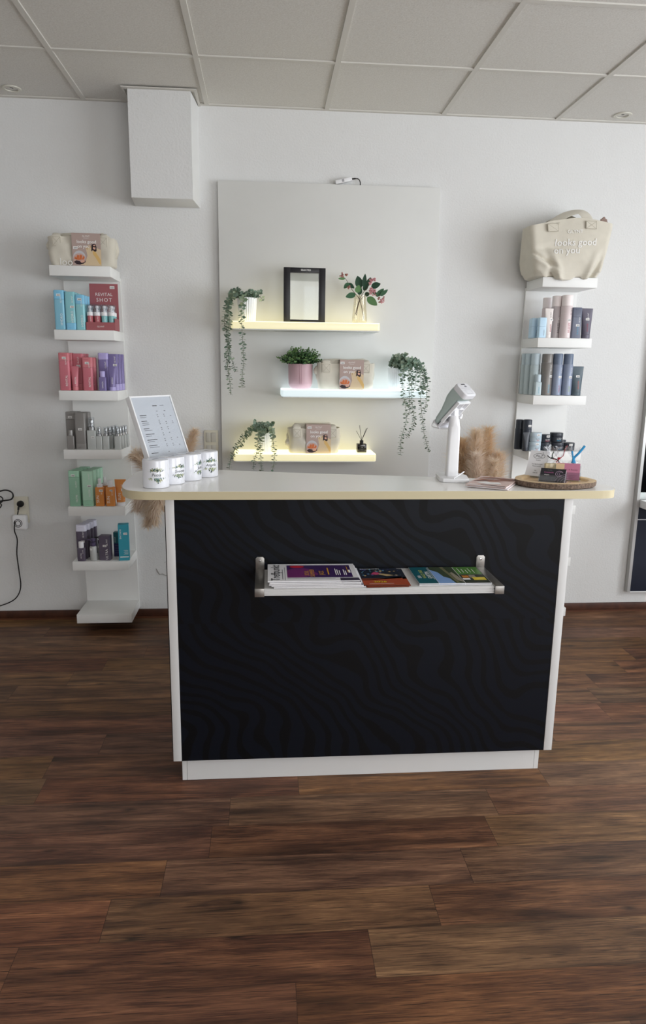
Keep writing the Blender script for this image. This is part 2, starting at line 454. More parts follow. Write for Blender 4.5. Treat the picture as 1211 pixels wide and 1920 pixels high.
b.box(BAR, X0, -.652, -.022, 0, ZC, ZC + .0066); b.box(BAR, -.335, X1, -.022, 0, ZC, ZC + .0066)
struct(b.build('trim_3'))
# boxed-in beam on the back wall with its own trim strip
b = MB()
b.prism(WALL, [(-.69, 0), (-.672, -.208), (-.366, -.208), (-.348, 0)], 2.30, ZC - .001, bev=.004)
struct(b.build('trim_4'))
b = MB()
b.box(BAR, -.70, -.335, -.232, -.2085, ZC - .004, ZC); b.box(BAR, -.3475, -.335, -.2085, 0, ZC - .004, ZC); b.box(BAR, -.70, -.6905, -.2085, -.0, ZC - .004, ZC)
struct(b.build('trim_5'))
def skirting_material():
    return mat('skirting_wood', '#4a2a1c', .45, var=.28, vscale=22)
b = MB(); b.box(skirting_material(), X0, X1, -.014, 0, 0, .053, bev=.004); b.box(mat('skirting_lip', '#5d3826', .4), X0, X1, -.019, -.0142, 0, .009)
struct(b.build('baseboard_back'))
# crumbling plaster low on the wall behind the desk
b = MB(); nx, nz = 14, 26; vs = []; fs = []
for j in range(nz + 1):
    for i in range(nx + 1):
        u, w_ = i / nx, j / nz
        env = math.sin(PI * u) * math.sin(PI * min(1, w_ * 1.02)) ** .5
        vs.append((-.555 + .075 * u + .01 * math.sin(9 * w_), -.001 - .014 * env * (.6 + .8 * random.random()) , .06 + .30 * w_))
for j in range(nz):
    for i in range(nx): a = j * (nx + 1) + i; fs.append([a, a + 1, a + nx + 2, a + nx + 1])
b.add(vs, fs, mat('old_plaster', '#c9c7c2', .9, var=.12, vscale=60)); struct(b.build('trim_6', sharp=20))
b = MB()
pts = [(-.648, -.002, .30), (-.63, -.002, .262), (-.612, -.002, .268), (-.59, -.003, .255), (-.575, -.003, .275), (-.555, -.003, .262)]
b.tube(mat('crack_grey', '#a5a29c', .9), pts, .0014, 5)
b.tube(mat('crack_grey', '#a5a29c', .9), [(-.60, -.0012, .335), (-.585, -.0012, .345), (-.57, -.0012, .34), (-.553, -.0012, .372)], .0010, 5)
struct(b.build('trim_7'))

# ------------------------------------------------------------------ reception desk
DY = -1.75
desk = thing('reception_desk', 'white reception desk with a black zebra-striped front standing in the middle of the floor', 'reception desk', (.36, -1.60, 0))
def wbuild(mb, name, parent, **k):
    """mesh given in world coordinates, parented to an unrotated empty"""
    o = mb.build(name, parent, **k); o.location = -V(parent.location); return o
b = MB(); b.box(zebra_material(), -.3045, 1.0265, DY, DY + .018, .096, 1.052); o = wbuild(b, 'front_panel', desk); o['label'] = 'black zebra-striped front'
for xa, xb, yb in ((-.334, -.305, -1.36), (1.027, 1.058, -1.60)):
    b = MB(); b.box(WHITE, xa, xb, DY - .002, yb, .096, 1.0525, bev=.0012); wbuild(b, 'side_panel', desk)
b = MB(); b.box(BLACKP, -.341, -.3345, DY + .03, -1.37, .115, 1.02); o = wbuild(b, 'cladding_board', desk); o['label'] = 'thin black board on the outer left side'
b = MB(); b.box(WHITE, -.290, 1.007, -1.718, -1.70, 0.0005, .097); o = wbuild(b, 'plinth', desk)
for xa, xb in ((-.308, -.291), (1.008, 1.025)):
    b = MB(); b.box(WHITE, xa, xb, -1.718, -1.60 if xa > 0 else -1.40, 0.0005, .0955); wbuild(b, 'plinth_end', desk)
b = MB(); b.box(WHITE, -.304, 1.026, DY + .019, DY + .036, .30, 1.052); b.box(WHITE, -.304, 1.026, DY + .036, -1.60, .30, .318); wbuild(b, 'inner_shelf', desk)
# worktop: rounded at both ends, back edge runs at a slant
wt = thing('counter_worktop', 'white worktop with rounded ends and cream edge lying on the reception desk', 'worktop', (.36, -1.6, 1.0530))
out = [(-.36, -1.776), (0.36, -1.772), (1.15, -1.766)]
out += smooth_path([(1.15, -1.766, 0), (1.195, -1.752, 0), (1.222, -1.71, 0), (1.224, -1.66, 0), (1.20, -1.612, 0), (1.14, -1.578, 0)], 5)[1:]
out = [tuple(q[:2]) for q in out]
out += [(.913, -1.526), (.60, -1.46), (.17, -1.378), (-.177, -1.296), (-.40, -1.286)]
out += [tuple(q[:2]) for q in smooth_path([(-.40, -1.286, 0), (-.462, -1.298, 0), (-.492, -1.345, 0), (-.498, -1.46, 0), (-.497, -1.58, 0), (-.489, -1.66, 0), (-.474, -1.715, 0), (-.448, -1.752, 0), (-.41, -1.771, 0), (-.36, -1.776, 0), (-.30, -1.776, 0)], 6)[1:-7]]
def inset_poly(P, d):
    n = len(P); R = []
    for j in range(n):
        p0, p1, p2 = V(P[j - 1]), V(P[j]), V(P[(j + 1) % n])
        t = (p1 - p0).normalized() + (p2 - p1).normalized(); t.normalize(); R.append((p1.x - t.y * d, p1.y + t.x * d))
    return R
b = MB(); b.prism(LWHITE, inset_poly(out, .0012), 1.0532, 1.0810); wbuild(b, 'top_board', wt)
b = MB(); n = len(out); ins = inset_poly(out, .0011)
vs = [(x, y, 1.0531) for x, y in out] + [(x, y, 1.0806) for x, y in out] + [(x, y, 1.0531) for x, y in ins] + [(x, y, 1.0806) for x, y in ins]
fs = []
for j in range(n):
    k = (j + 1) % n; fs += [[j, k, n + k, n + j], [n + j, n + k, 3 * n + k, 3 * n + j], [k, j, 2 * n + j, 2 * n + k], [2 * n + k, 2 * n + j, 3 * n + j, 3 * n + k]]
b.add(vs, fs, CREAM_EDGE); o = wbuild(b, 'edge_band', wt); o['label'] = 'cream edge band'
CT = 1.0812

# magazine shelf on the desk front
ms = thing('magazine_shelf', 'narrow white shelf with two steel brackets screwed to the black desk front', 'shelf', (.36, DY, .79))
b = MB()
prof = [(-1.7515, .7835), (-1.7515, .806), (-1.958, .806), (-1.962, .8045), (-1.962, .8005), (-1.9585, .799), (-1.9585, .7965), (-1.962, .795), (-1.962, .7915), (-1.9585, .790), (-1.9585, .788), (-1.962, .7865), (-1.962, .7835)]
b.loft(WHITE, [[(x, y, z) for y, z in prof] for x in (-.0075, .727)]); wbuild(b, 'board', ms, sharp=20)
for xc in (-.0225, .742):
    b = MB(); w2 = .0148
    b.prism(STEEL, [(-w2, -.045), (w2, -.045), (w2, -.006), (w2 - .005, 0), (-w2 + .005, 0), (-w2, -.006)], 0, .0035, bev=.0006, M=Matrix.Translation((xc, DY - .0006, .8515)) @ Matrix.Rotation(PI / 2, 4, 'X'))
    b.box(STEEL, xc - w2, xc + w2, -1.966, DY - .0012, .8063, .8088, bev=.0006)
    b.box(STEEL, xc - w2, xc + w2, -1.969, -1.9655, .782, .8088, bev=.0008)
    b.box(STEEL, xc - w2, xc + w2, -1.966, -1.93, .782, .7833)
    br = wbuild(b, 'bracket', ms); br['label'] = 'brushed steel bracket'
    s = MB(); s.lathe(CHROME, [(0, 0), (.0042, .0002), (.004, .0022), (.0012, .0026), (0, .0010)], 12, M=Matrix.Translation((xc, DY - .0042, .838)) @ Matrix.Rotation(PI / 2, 4, 'X')); s.build('screw', br)

# ------------------------------------------------------------------ shelf towers
Z7 = [1.961, 1.648, 1.341, 1.033, .725, .419, .114]
def tower(x_at, label, loc):
    t = thing('shelf_tower', label, 'shelf unit', (loc, 0, 0))
    b = MB()
    P = []
    for z in (.066, 1.930):
        c = x_at(z); P.append([(c - .150, -.019, z), (c + .150, -.019, z), (c + .150, -.0015, z), (c - .150, -.0015, z)])
    b.loft(BOARD2, P); wbuild(b, 'back_board', t)
    for z in Z7:
        c = x_at(z); b = MB(); b.box(BOARD2, c - .150, c + .150, -.262, -.0193, z - .050, z, bev=.0012); wbuild(b, 'shelf_board', t)
    return t
BOARD2 = mat('white_foil', '#eeeeec', .5, var=.01, vscale=9)
LX = lambda z: -.932 + (1.961 - z) * .0165
RX = lambda z: 1.6135 - (1.961 - z) * .0085
tower(LX, 'tall white seven-shelf tower on the wall left of the desk', -.92)
tower(RX, 'tall white shelf tower on the wall right of the desk under the big tote', 1.60)

# ------------------------------------------------------------------ backlit panel with three light shelves
pan = thing('wall_panel', 'large plain white panel on the back wall behind the glowing shelves', 'wall panel', (.35, 0, .06))
b = MB(); b.box(BOARD, -.251, .944, -.035, -.0015, .06, 2.435, bev=.001); wbuild(b, 'panel_board', pan)
PF = -.0355
def led(name, label, x0, x1, zt, yf, col, est, th=.044):
    cx = (x0 + x1) / 2; t = thing(name, label, 'lit shelf', (cx, PF, zt - th))
    E = mat('lit_acrylic_front_' + label.split()[0], (.42, .42, .41), .3, emit=est, ecol=col); ET = mat('lit_acrylic_top_' + label.split()[0], (.5, .5, .49), .3, emit=est * 2.4, ecol=col)
    r = .016; w = (x1 - x0); d = -yf + PF
    poly = [(w / 2, 0), (-w / 2, 0)] + [(-w / 2 + r - r * math.cos(a), -d + r - r * math.sin(a)) for a in [PI / 2 * k / 5 for k in range(6)]] + [(w / 2 - r + r * math.sin(a), -d + r - r * math.cos(a)) for a in [PI / 2 * k / 5 for k in range(6)]]
    b = MB(); b.prism(E, poly, .0062, th - .003, bev=.004); b.build('light_diffuser', t)
    b = MB(); b.prism(ET, inset_poly(poly, .0015), th - .0029, th, bev=.001); b.build('lit_top', t)
    b = MB(); b.prism(BOARD, inset_poly(poly, .002), 0, .0060, bev=.002); b.build('base_plate', t)
    return t
led('light_shelf', 'yellow glowing shelf at the top of the panel with the black frame on it', -.181, .603, 1.708, -.250, '#fff2b4', .66)
led('light_shelf', 'cool white glowing shelf in the middle of the panel', .080, .868, 1.359, -.250, '#e6faff', .66)
led('light_shelf', 'yellow glowing shelf lowest on the panel just above the worktop', -.178, .603, 1.012, -.250, '#fff2b4', .66)
ZL = [1.7083, 1.3593, 1.0123]

# remote receiver with its lead on top of the panel
rc = thing('led_receiver', 'small white control box with black lead on top of the wall panel', 'controller', (.42, -.020, 2.4355))
b = MB(); M_ = Matrix.Rotation(-.24, 4, 'Y'); b.box(WPLAST, -.045, .045, -.014, .012, .001, .020, bev=.002, M=Matrix.Translation((0, 0, .0105)) @ M_)
b.box(mat('grey_label', '#9d9da2', .5), -.010, .002, -.0143, -.0139, .004, .018, M=Matrix.Translation((0, 0, .0105)) @ M_); b.build('case', rc)
b = MB(); b.tube(BLACKP, smooth_path([(.042, -.003, .031), (.060, -.003, .034), (.078, -.002, .032), (.088, .002, .018), (.089, .006, .001)], 5), [.004] * 6 + [.0026] * 15, 7); b.build('lead', rc)

# ------------------------------------------------------------------ styling station with mirror at the right edge
NAVY = mat('navy_panel', '#141a2c', .35, spec=.4)
st = thing('styling_station', 'mirror station with dark navy lower panel at the right edge', 'mirror station', (2.68, 0, .13))
SX0, SX1 = 2.232, 3.15
b = MB(); b.box(mat('alu_edge', '#b9b8b6', .35, metal=.6), SX0, SX0 + .018, -.042, -.0015, .13, 2.15); wbuild(b, 'edge_profile', st)
b = MB(); b.box(NAVY, SX0 + .0185, SX1, -.038, -.0015, .136, .590); b.box(NAVY, SX0 + .0185, SX1, -.038, -.0015, .594, .668); wbuild(b, 'lower_panel', st)
for za, zb in ((.5902, .5938), (.130, .1358)):
    b = MB(); b.box(WPLAST, SX0 + .0185, SX1, -.040, -.0015, za, zb); wbuild(b, 'trim_rail', st)
b = MB(); b.box(WHITE, SX0 + .0185, SX1, -.285, -.0015, .670, .716, bev=.0015); wbuild(b, 'shelf_board', st)
b = MB(); b.box(mat('mirror_glass', '#e8eeee', .01, metal=1), SX0 + .0185, SX1, -.038, -.0015, .718, 2.14); o = wbuild(b, 'mirror', st); o['label'] = 'mirror glass'
# salon chair that the mirror shows
BLK = mat('black_leatherette', '#11131b', .38)
ch = thing('salon_chair', 'black salon chair reflected in the mirror at the right edge', 'chair', (2.86, -1.15, 0), 0)
b = MB(); b.lathe(CHROME, [(0, 0.0005), (.27, .0005), (.275, .012), (.05, .03), (0, .03)], 32); b.build('base', ch)
b = MB(); b.lathe(CHROME, [(.04, .03), (.04, .36)], 16); b.build('column', ch)
b = MB(); b.box(BLK, -.26, .26, -.25, .25, .36, .50, bev=.04, seg=3); b.build('seat', ch)
b = MB(); b.box(BLK, -.25, .25, -.30, -.20, .505, .98, bev=.04, seg=3); b.build('backrest', ch)
for s in (-1, 1):
    b = MB(); b.box(BLK, s * .30 - .035, s * .30 + .035, -.22, .20, .50, .66, bev=.02, seg=2); b.build('armrest', ch)

# ------------------------------------------------------------------ ceiling spotlights
for i, (x, y, lb) in enumerate(((-1.250, -.115, 'recessed ceiling spotlight at the left edge above the shelf tower'), (1.889, -.112, 'recessed ceiling spotlight at the right above the big tote'))):
    t = thing('ceiling_spotlight', lb, 'ceiling light', (x, y, ZC + .0065), 0)
    b = MB(); b.lathe(mat('spot_ring', '#cfccc0', .35), [(.030, -.001), (.031, -.006), (.045, -.0055), (.047, -.002), (.047, -.0003)], 36, cap=False); b.build('ring', t)
    b = MB(); b.lathe(CHROME, [(.0295, -.001), (.028, .016), (.012, .026), (0, .026)], 24, cap=False); b.build('reflector', t)
    b = MB(); b.lathe(mat('bulb_glass', '#54524c', .15), [(0, -.0005), (.014, .001), (.019, .004), (.019, .014), (0, .018)], 20); b.build('bulb', t)

# ------------------------------------------------------------------ sockets, switches, cable on the wall
SOCK = mat('socket_cream', '#d9d4c4', .4)
def gang(name, label, x, z, n, cat):
    t = thing(name, label, cat, (x, 0, z))
    b = MB(); b.box(SOCK, -.0405, .0405, -.010, -.0012, -.0405 - .071 * (n - 1), .0405, bev=.003); b.build('frame', t); return t
sk = gang('wall_socket', 'cream double wall socket at the left edge above the skirting', -1.391, .694, 2, 'socket')
for q in (0, 1):
    b = MB(); b.box(SOCK, -.0275, .0275, -.0135, -.0102, -.0275 - .071 * q, .0275 - .071 * q, bev=.001); b.build('socket_insert', sk)
pl = thing('power_plug', 'black round plug in the upper half of the cream wall socket', 'plug', (-1.391, -.0137, .694))
b = MB(); b.lathe(BLACKP, [(0, 0), (.0185, 0), (.0185, .014), (.015, .019), (0, .020)], 24, M=Matrix.Rotation(PI / 2, 4, 'X')); b.build('plug_body', pl)
b = MB(); b.tube(BLACKP, [(-.005, -.014, -.010), (-.009, -.016, -.020), (-.011, -.016, -.032)], .0055, 8); b.build('strain_relief', pl)
WP = thing('plug_adapter', 'white round-cornered plug adapter with a black ring mark in the lower wall socket', 'adapter', (-1.393, -.0137, .590))
b = MB(); b.box(WPLAST, -.039, .039, -.045, -.0003, -.042, .045, bev=.014, seg=4); b.build('adapter_body', WP)
rg = MB()
for r in (.022, .0145):
    rg.lathe(BLACKP, [(r - .0016, 0), (r - .0016, .0008), (r + .0016, .0008), (r + .0016, 0), (r - .0016, 0)], 36, cap=False, M=Matrix.Translation((-.006, -.0452, 0)) @ Matrix.Rotation(PI / 2, 4, 'X'))
rg.build('ring_mark', WP)
cp = smooth_path([(-1.402, -.030, .660), (-1.408, -.034, .63), (-1.416, -.062, .59), (-1.4195, -.063, .545), (-1.4185, -.035, .49), (-1.432, -.02, .40), (-1.428, -.018, .30), (-1.424, -.018, .22), (-1.437, -.018, .165), (-1.475, -.02, .12), (-1.56, -.02, .085), (-1.70, -.02, .05)], 6)
b = MB(); b.tube(BLACKP, cp, .0033, 7); wbuild(b, 'power_cord', pl)
lp = MB()
lp.tube(BLACKP, smooth_path([(-1.60, -.03, .745), (-1.50, -.03, .768), (-1.462, -.03, .775), (-1.432, -.03, .764), (-1.424, -.03, .742), (-1.438, -.03, .722), (-1.47, -.03, .716), (-1.53, -.03, .708), (-1.60, -.03, .70)], 6), .0042, 7)
lp.tube(BLACKP, smooth_path([(-1.52, -.036, .700), (-1.487, -.036, .708), (-1.480, -.036, .728), (-1.494, -.036, .74), (-1.51, -.036, .728), (-1.505, -.036, .708), (-1.49, -.036, .69), (-1.515, -.036, .665), (-1.58, -.036, .655)], 6), .0034, 7)
b = tag(lp.build('cable_bundle'), 'coiled black cable hanging at the left edge beside the socket', 'cable')
sw = gang('light_switch', 'double light switch on the wall just left of the white panel', -.313, 1.076, 2, 'switch')
SWR = mat('switch_grey', '#c5c2ba', .4)
for q in (0, 1):
    for s in (-1, 1):
        b = MB(); b.box(SWR, min(s * .0272, s * .0006), max(s * .0272, s * .0006), -.0145, -.0102, -.0272 - .071 * q, .0272 - .071 * q, bev=.0012); b.build('rocker', sw)

# ------------------------------------------------------------------ hair-care products
def sticker_mb(fn, w=.020, h=.0115):
    b = MB(); b.rect(PW, -w / 2, w / 2, -h / 2, h / 2, fn, nx=4)
    g = lambda x, y: fn(x, y) + (fn(0, 0) - FN0(fn)) * 0
    up = .00025
    def lift(x, y):
        p = fn(x, y); n = (fn(x + .001, y) - p).cross(fn(x, y + .001) - p).normalized(); return p + n * up
    for k in range(5):
        x = -w * .33 + w * .155 * k; t = .0016
        b.poly(INK, [(x, -h * .2), (x + t, -h * .22), (x + t * 1.8, h * .2), (x + t * .8, h * .22)], lift)
    b.rect(INKG, -w * .36, w * .36, -h * .34, -h * .27, lift)
    return b
FN0 = lambda fn: fn(0, 0)
def sec_loft(mb, m, w, d, r, levels, n=4):
    """rounded-rectangle section; levels = [(z, inset)]"""
    mb.loft(m, [[(x, y, z) for x, y in rr(w - 2 * i, d - 2 * i, max(.0006, r - i * .8), n)] for z, i in levels])
def writing(b, fnz, texts, lift=.0002):
    for tx, size, dx, dz, m, rot in texts: b.text(m, tx, size, fnz(dx, dz, rot))
BR = 'GLYNT'
def bottle(name, label, cat, x, yf, z, w, d, h, body, cap, cap_h=.045, cap_at='top', texts=(), stick=None, group=None, r=.010, lip=True, tilt=0):
    t = thing(name, label, cat, (x, yf + d / 2, z + .0006), tilt, group)
    b = MB(); c = MB(); f = -d / 2
    if cap_at == 'top':
        sec_loft(b, body, w, d, r, [(0, .002), (.0015, .0005), (.003, 0), (h - cap_h - .0005, 0)])
        sec_loft(c, cap, w, d, r, [(h - cap_h, .0012), (h - cap_h + .0008, 0), (h - .004, 0), (h - .001, .0015), (h, .004)])
        if lip: c.box(cap, -w * .22, w * .22, f - .0022, f + .001, h - .012, h - .009, bev=.0006)
    else:
        sec_loft(c, cap, w, d, r, [(0, .002), (.0015, .0005), (.003, 0), (cap_h - .0008, 0), (cap_h, .0010)])
        sec_loft(b, body, w, d, r, [(cap_h + .0002, .0008), (cap_h + .001, 0), (h - .003, 0), (h - .0008, .0012), (h, .004)])
        if lip: c.box(cap, -w * .22, w * .22, f - .0022, f + .001, .009, .012, bev=.0006)
    for tx, size, dx, dz, m, rot in texts: b.text(m, tx, size, front(dx * w, f - .0003, dz * h, rot))
    b.build('bottle_body', t); c.build('cap', t)
    if stick: sticker_mb(front(stick[0] * w, f - .0006, stick[1] * h)).build('price_sticker', t)
    return t
def carton(name, label, cat, x, yf, z, w, d, h, m, texts=(), stick=None, group=None, rz=0, extra=None, m2=None):
    t = thing(name, label, cat, (x, yf + d / 2, z + .0006), rz, group); f = -d / 2
    b = MB(); b.box(m, -w / 2, w / 2, f, d / 2, 0, h, bev=.0008, seg=1)
    for tx, size, dx, dz, mm, rot in texts: b.text(mm, tx, size, front(dx * w, f - .0003, dz * h, rot))
    if extra: extra(b, f)
    b.build('carton', t)
    c = MB(); c.box(m2 or m, -w / 2 + .001, w / 2 - .001, f + .001, d / 2 - .001, h + .0001, h + .0009); c.build('top_flap', t)
    if stick: sticker_mb(front(stick[0] * w, f - .0006, stick[1] * h)).build('price_sticker', t)
    return t
def tube(name, label, cat, x, yf, z, w, d, h, m, capm, texts=(), stick=None, group=None, cap_h=.020, rz=0):
    t = thing(name, label, cat, (x, yf + d / 2, z + .0006), rz, group); rb = w * .38
    c = MB(); c.lathe(capm, [(rb - .002, 0), (rb - .0004, .0006), (rb, .002), (rb, cap_h - .001), (rb - .001, cap_h)], 24); c.build('cap', t)
    b = MB(); R = []
    for k in range(13):
        q = k / 12; zz = cap_h + .0004 + (h - cap_h - .0004) * q; e = q ** .9
        aw = rb * .97 * (1 - e) + w / 2 * e; ad = rb * .97 * (1 - q ** 1.25) + .0014 * q
        R.append([(px, py, zz) for px, py in ell(aw, ad, 28)])
    b.loft(m, R)
    def fn(dx, dz, rot):
        zz = dz * h; q = max(0, min(1, (zz - cap_h) / (h - cap_h))); ad = rb * .97 * (1 - q ** 1.25) + .0014 * q
        c_, s_ = math.cos(rot), math.sin(rot)
        sl = -(rb * .95) / (h - cap_h)
        def g(px, py):
            X = dx * w + px * c_ - py * s_; Zz = px * s_ + py * c_
            qz = max(0, min(1, (zz + Zz - cap_h) / (h - cap_h))); e = qz ** .9
            aw = rb * .97 * (1 - e) + w / 2 * e; a2 = rb * .97 * (1 - qz ** 1.25) + .0014 * qz
            return V((X, -a2 * math.sqrt(max(.02, 1 - (X / aw) ** 2)) - .0006, zz + Zz))
        return g
    for tx, size, dx, dz, mm, rot in texts: b.text(mm, tx, size, fn(dx, dz, rot))
    b.build('tube_body', t)
    if stick: sticker_mb(fn(stick[0], stick[1], 0)).build('price_sticker', t)
    return t
def can(name, label, cat, x, yf, z, w, h, m, capm, cap_h, texts=(), stick=None, group=None, capr=.93, rz=0):
    r = w / 2; t = thing(name, label, cat, (x, yf + r, z + .0006), rz, group)
    b = MB(); hb = h - cap_h
    b.lathe(m, [(r - .003, 0), (r - .0005, .0012), (r, .004), (r, hb - .003), (r - .0015, hb - .0004)], 32)
    for tx, size, a0, dz, mm, rot in texts: b.text(mm, tx, size, cyl(r + .0003, dz * h, a0, rot))
    b.build('can_body', t)
    c = MB(); rc_ = r * capr; c.lathe(capm, [(rc_, hb), (rc_, h - .004), (rc_ - .0012, h - .001), (rc_ - .004, h)], 32); c.build('cap', t)
    if stick: sticker_mb(cyl(r + .0006, stick[1] * h, stick[0])).build('price_sticker', t)
    return t
def jar(name, label, cat, x, yf, z, w, h, m, lid, texts=(), stick=None, group=None, rz=0):
    r = w / 2; t = thing(name, label, cat, (x, yf + r, z + .0006), rz, group); hl = h * .45
    b = MB(); b.lathe(m, [(r * .93, 0), (r * .97, .001), (r * .985, .003), (r * .985, h - hl - .0006)], 32)
    for tx, size, a0, dz, mm, rot in texts: b.text(mm, tx, size, cyl(r * .985 + .0003, dz * h, a0, rot))
    b.build('jar_body', t)
    c = MB(); c.lathe(lid, [(r * .985, h - hl), (r, h - hl + .0008), (r, h - .003), (r - .001, h - .0008), (r - .003, h)], 32); c.build('lid', t)
    if stick: sticker_mb(cyl(r + .0005, stick[1] * h, stick[0])).build('price_sticker', t)
    return t
def small_bottle(name, label, cat, x, yf, z, w, d, h, body, cap, cap_h, texts=(), group=None, stick=None, capr=.36):
    t = thing(name, label, cat, (x, yf + d / 2, z + .0006), 0, group); f = -d / 2; b = MB(); hb = h - cap_h
    sec_loft(b, body, w, d, .006, [(0, .0015), (.0012, .0003), (.003, 0), (hb - .004, 0), (hb - .001, .0012), (hb, .004)])
    for tx, size, dx, dz, mm, rot in texts: b.text(mm, tx, size, front(dx * w, f - .0003, dz * h, rot))
    b.build('bottle_body', t)
    c = MB(); c.lathe(cap, [(w * capr, hb + .0002), (w * capr, h - .003), (w * capr - .0008, h - .0006), (w * capr - .003, h)], 24); c.build('cap', t)
    if stick: sticker_mb(front(stick[0] * w, f - .0006, stick[1] * h), .015, .009).build('price_sticker', t)
    return t
def spray(name, label, cat, x, yf, z, w, d, h, body, collar, group=None, stick=None, head=WPLAST, overcap=True, capm=None):
    """flat bottle, collar, spray head and a clear overcap"""
    t = thing(name, label, cat, (x, yf + d / 2, z + .0006), 0, group); hb = h * .60; f = -d / 2
    b = MB(); sec_loft(b, body, w, d, .006, [(0, .0015), (.0012, .0003), (.003, 0), (hb - .003, 0), (hb - .0008, .001), (hb, .004)]); b.build('bottle_body', t)
    c = MB(); rc_ = w * .36; c.lathe(collar, [(rc_, hb + .0002), (rc_, hb + h * .10), (rc_ * .8, hb + h * .115)], 20); c.build('collar', t)
    k = MB(); k.lathe(head, [(rc_ * .45, hb + h * .116), (rc_ * .45, hb + h * .2), (rc_ * .62, hb + h * .22), (rc_ * .62, h * .93), (rc_ * .5, h * .95)], 16); k.box(head, -.0016, .0016, -rc_ * .95, -rc_ * .5, h * .87, h * .90); k.build('spray_head', t)
    if overcap:
        o = MB(); rr_ = rc_ * .98; o.lathe(capm or CLEAR, [(rr_, hb + h * .117), (rr_ * .97, h - .003), (rr_ * .9, h), (.0008, h)], 20); o.build('overcap', t)
    if stick: sticker_mb(front(stick[0] * w, f - .0006, stick[1] * h), .017, .010).build('price_sticker', t)
    return t
def prod(name, h, rough=.4, metal=0, spec=.5):
    """product colour: printed plastics are a little paler than their photographed mid tone"""
    if name.startswith(('white', 'ink', 'silver')): return mat(name, h, rough, metal, spec)
    c = [int(h[k:k + 2], 16) / 255 for k in (1, 3, 5)]; g = sum(c) / 3
    c = [min(1, (g + (x - g) * .80) * 1.07 + .024) for x in c]
    c = tuple(x / 12.92 if x <= .04045 else ((x + .055) / 1.055) ** 2.4 for x in c)
    return mat(name, c, rough, metal * .25, spec)
UP = PI / 2
BLUE = prod('blue_satin', '#6fb2cc', .38, metal=.25); BLUE2 = prod('blue_cap', '#6cb8dd', .4); TEALB = prod('teal_blue_satin', '#77bcc6', .36, metal=.25)
RED = prod('coral_satin', '#c45f6d', .36, metal=.3); REDC = prod('coral_cap', '#c9666f', .38); RCARD = prod('dusty_red_card', '#9c4a50', .6)
PUR = prod('purple_satin', '#6f629c', .34, metal=.35); PURC = prod('lilac_cap', '#a397d2', .4)
GRY = prod('grey_satin', '#7a7673', .34, metal=.45); GRYC = prod('grey_cap', '#868380', .3, metal=.5); FROST = prod('frosted_grey', '#a9adab', .35, spec=.4)
SILV = prod('silver_collar', '#a7a8a9', .22, metal=.9)
MINT = prod('mint_satin', '#86bb9c', .36, metal=.2); MINTC = prod('mint_cap', '#93cba9', .42); MINT2 = prod('mint_pale', '#a0d0b3', .4)
ORG = prod('orange_sun', '#dd8332', .36, spec=.4)
AUB = prod('aubergine', '#51475a', .4); LILW = prod('lilac_white_cap', '#cfcde0', .4); WCAP = prod('white_cap', '#eeedf0', .38)
TEAL = prod('petrol_box', '#12565e', .4); INDIGO = prod('indigo_box', '#1d1c4e', .4); CYAN = prod('cyan_box', '#1f93ab', .42)
S1, S2, S3, S4, S5 = Z7[1], Z7[2], Z7[3], Z7[4], Z7[5]
G = 'hair products on the left tower'
TX = lambda w1, c=PW, s=.017: ((w1, s, .20, .26, c, UP), (BR, s * .62, .20, .76, c, UP))
# -- second shelf: light blue
gB = 'light blue bottles left of the red display'
a = bottle('shampoo_bottle', 'tall light blue bottle at the far left end of the shelf with the red display', 'bottle', -1.049, -.247, S1, .052, .036, .195, BLUE, BLUE2, texts=TX('HYDRO'), stick=(0, .875), group=gB)
dup(a, (-1.049, -.186, S1 + .0006), 'tall light blue bottle hidden close behind the far left light blue one', skip=('price_sticker',))
a = bottle('conditioner_bottle', 'light blue bottle standing on its cap between two light blue bottles with caps on top', 'bottle', -.995, -.247, S1, .051, .036, .188, TEALB, BLUE2, .034, 'bottom', texts=((BR, .011, .25, .80, PW, UP), ('HYDRO', .017, .2, .34, PW, UP)), stick=(.22, .60), group=gB)
for k, lb in enumerate(('second light blue bottle in the row standing on their caps beside the red display', 'third light blue bottle in the row standing on their caps beside the red display', 'hindmost light blue bottle in the row standing on their caps beside the red display')):
    dup(a, (-.995 + .0015 * k, -.188 + .041 * k, S1 + .0006), lb, skip=('price_sticker',))
a = bottle('shampoo_bottle', 'shorter light blue bottle right beside the red display', 'bottle', -.946, -.247, S1, .047, .034, .174, TEALB, BLUE2, .046, texts=TX('HYDRO'), stick=(0, .87), group=gB)
dup(a, (-.944, -.190, S1 + .0006), 'shorter light blue bottle behind the one beside the red display', skip=('price_sticker',))
dup(a, (-.942, -.151, S1 + .0006), 'rearmost of the three shorter light blue bottles beside the red display', skip=('price_sticker',))
# red counter display with pump vials
t = thing('counter_display', 'dusty red cardboard display with small pump bottles on the left tower', 'display', (-.846, -.190, S1 + .0006))
b = MB(); b.box(RCARD, -.073, .073, -.056, -.054, 0, .040, bev=.0004, seg=1); b.box(RCARD, -.073, -.071, -.0539, .052, 0, .040); b.box(RCARD, .071, .073, -.0539, .052, 0, .060); b.box(RCARD, -.0709, .0709, -.0539, .052, 0, .0015)
b.text(PW, BR, .0115, front(0, -.0564, .018)); b.build('tray', t)
b = MB(); b.box(RCARD, -.073, .073, .0525, .0545, 0, .240, bev=.0004, seg=1); b.text(PW, 'REVITAL', .022, front(0, .0522, .186), space=1.1); b.text(PW, 'SHOT', .027, front(0, .0522, .158), space=1.25); b.build('back_card', t)
sticker_mb(front(.044, .0519, .222), .024, .014).build('price_sticker', t)
TURQ = prod('turquoise_vial', '#6fb3b8', .4); VRED = prod('red_vial', '#b04e57', .4)
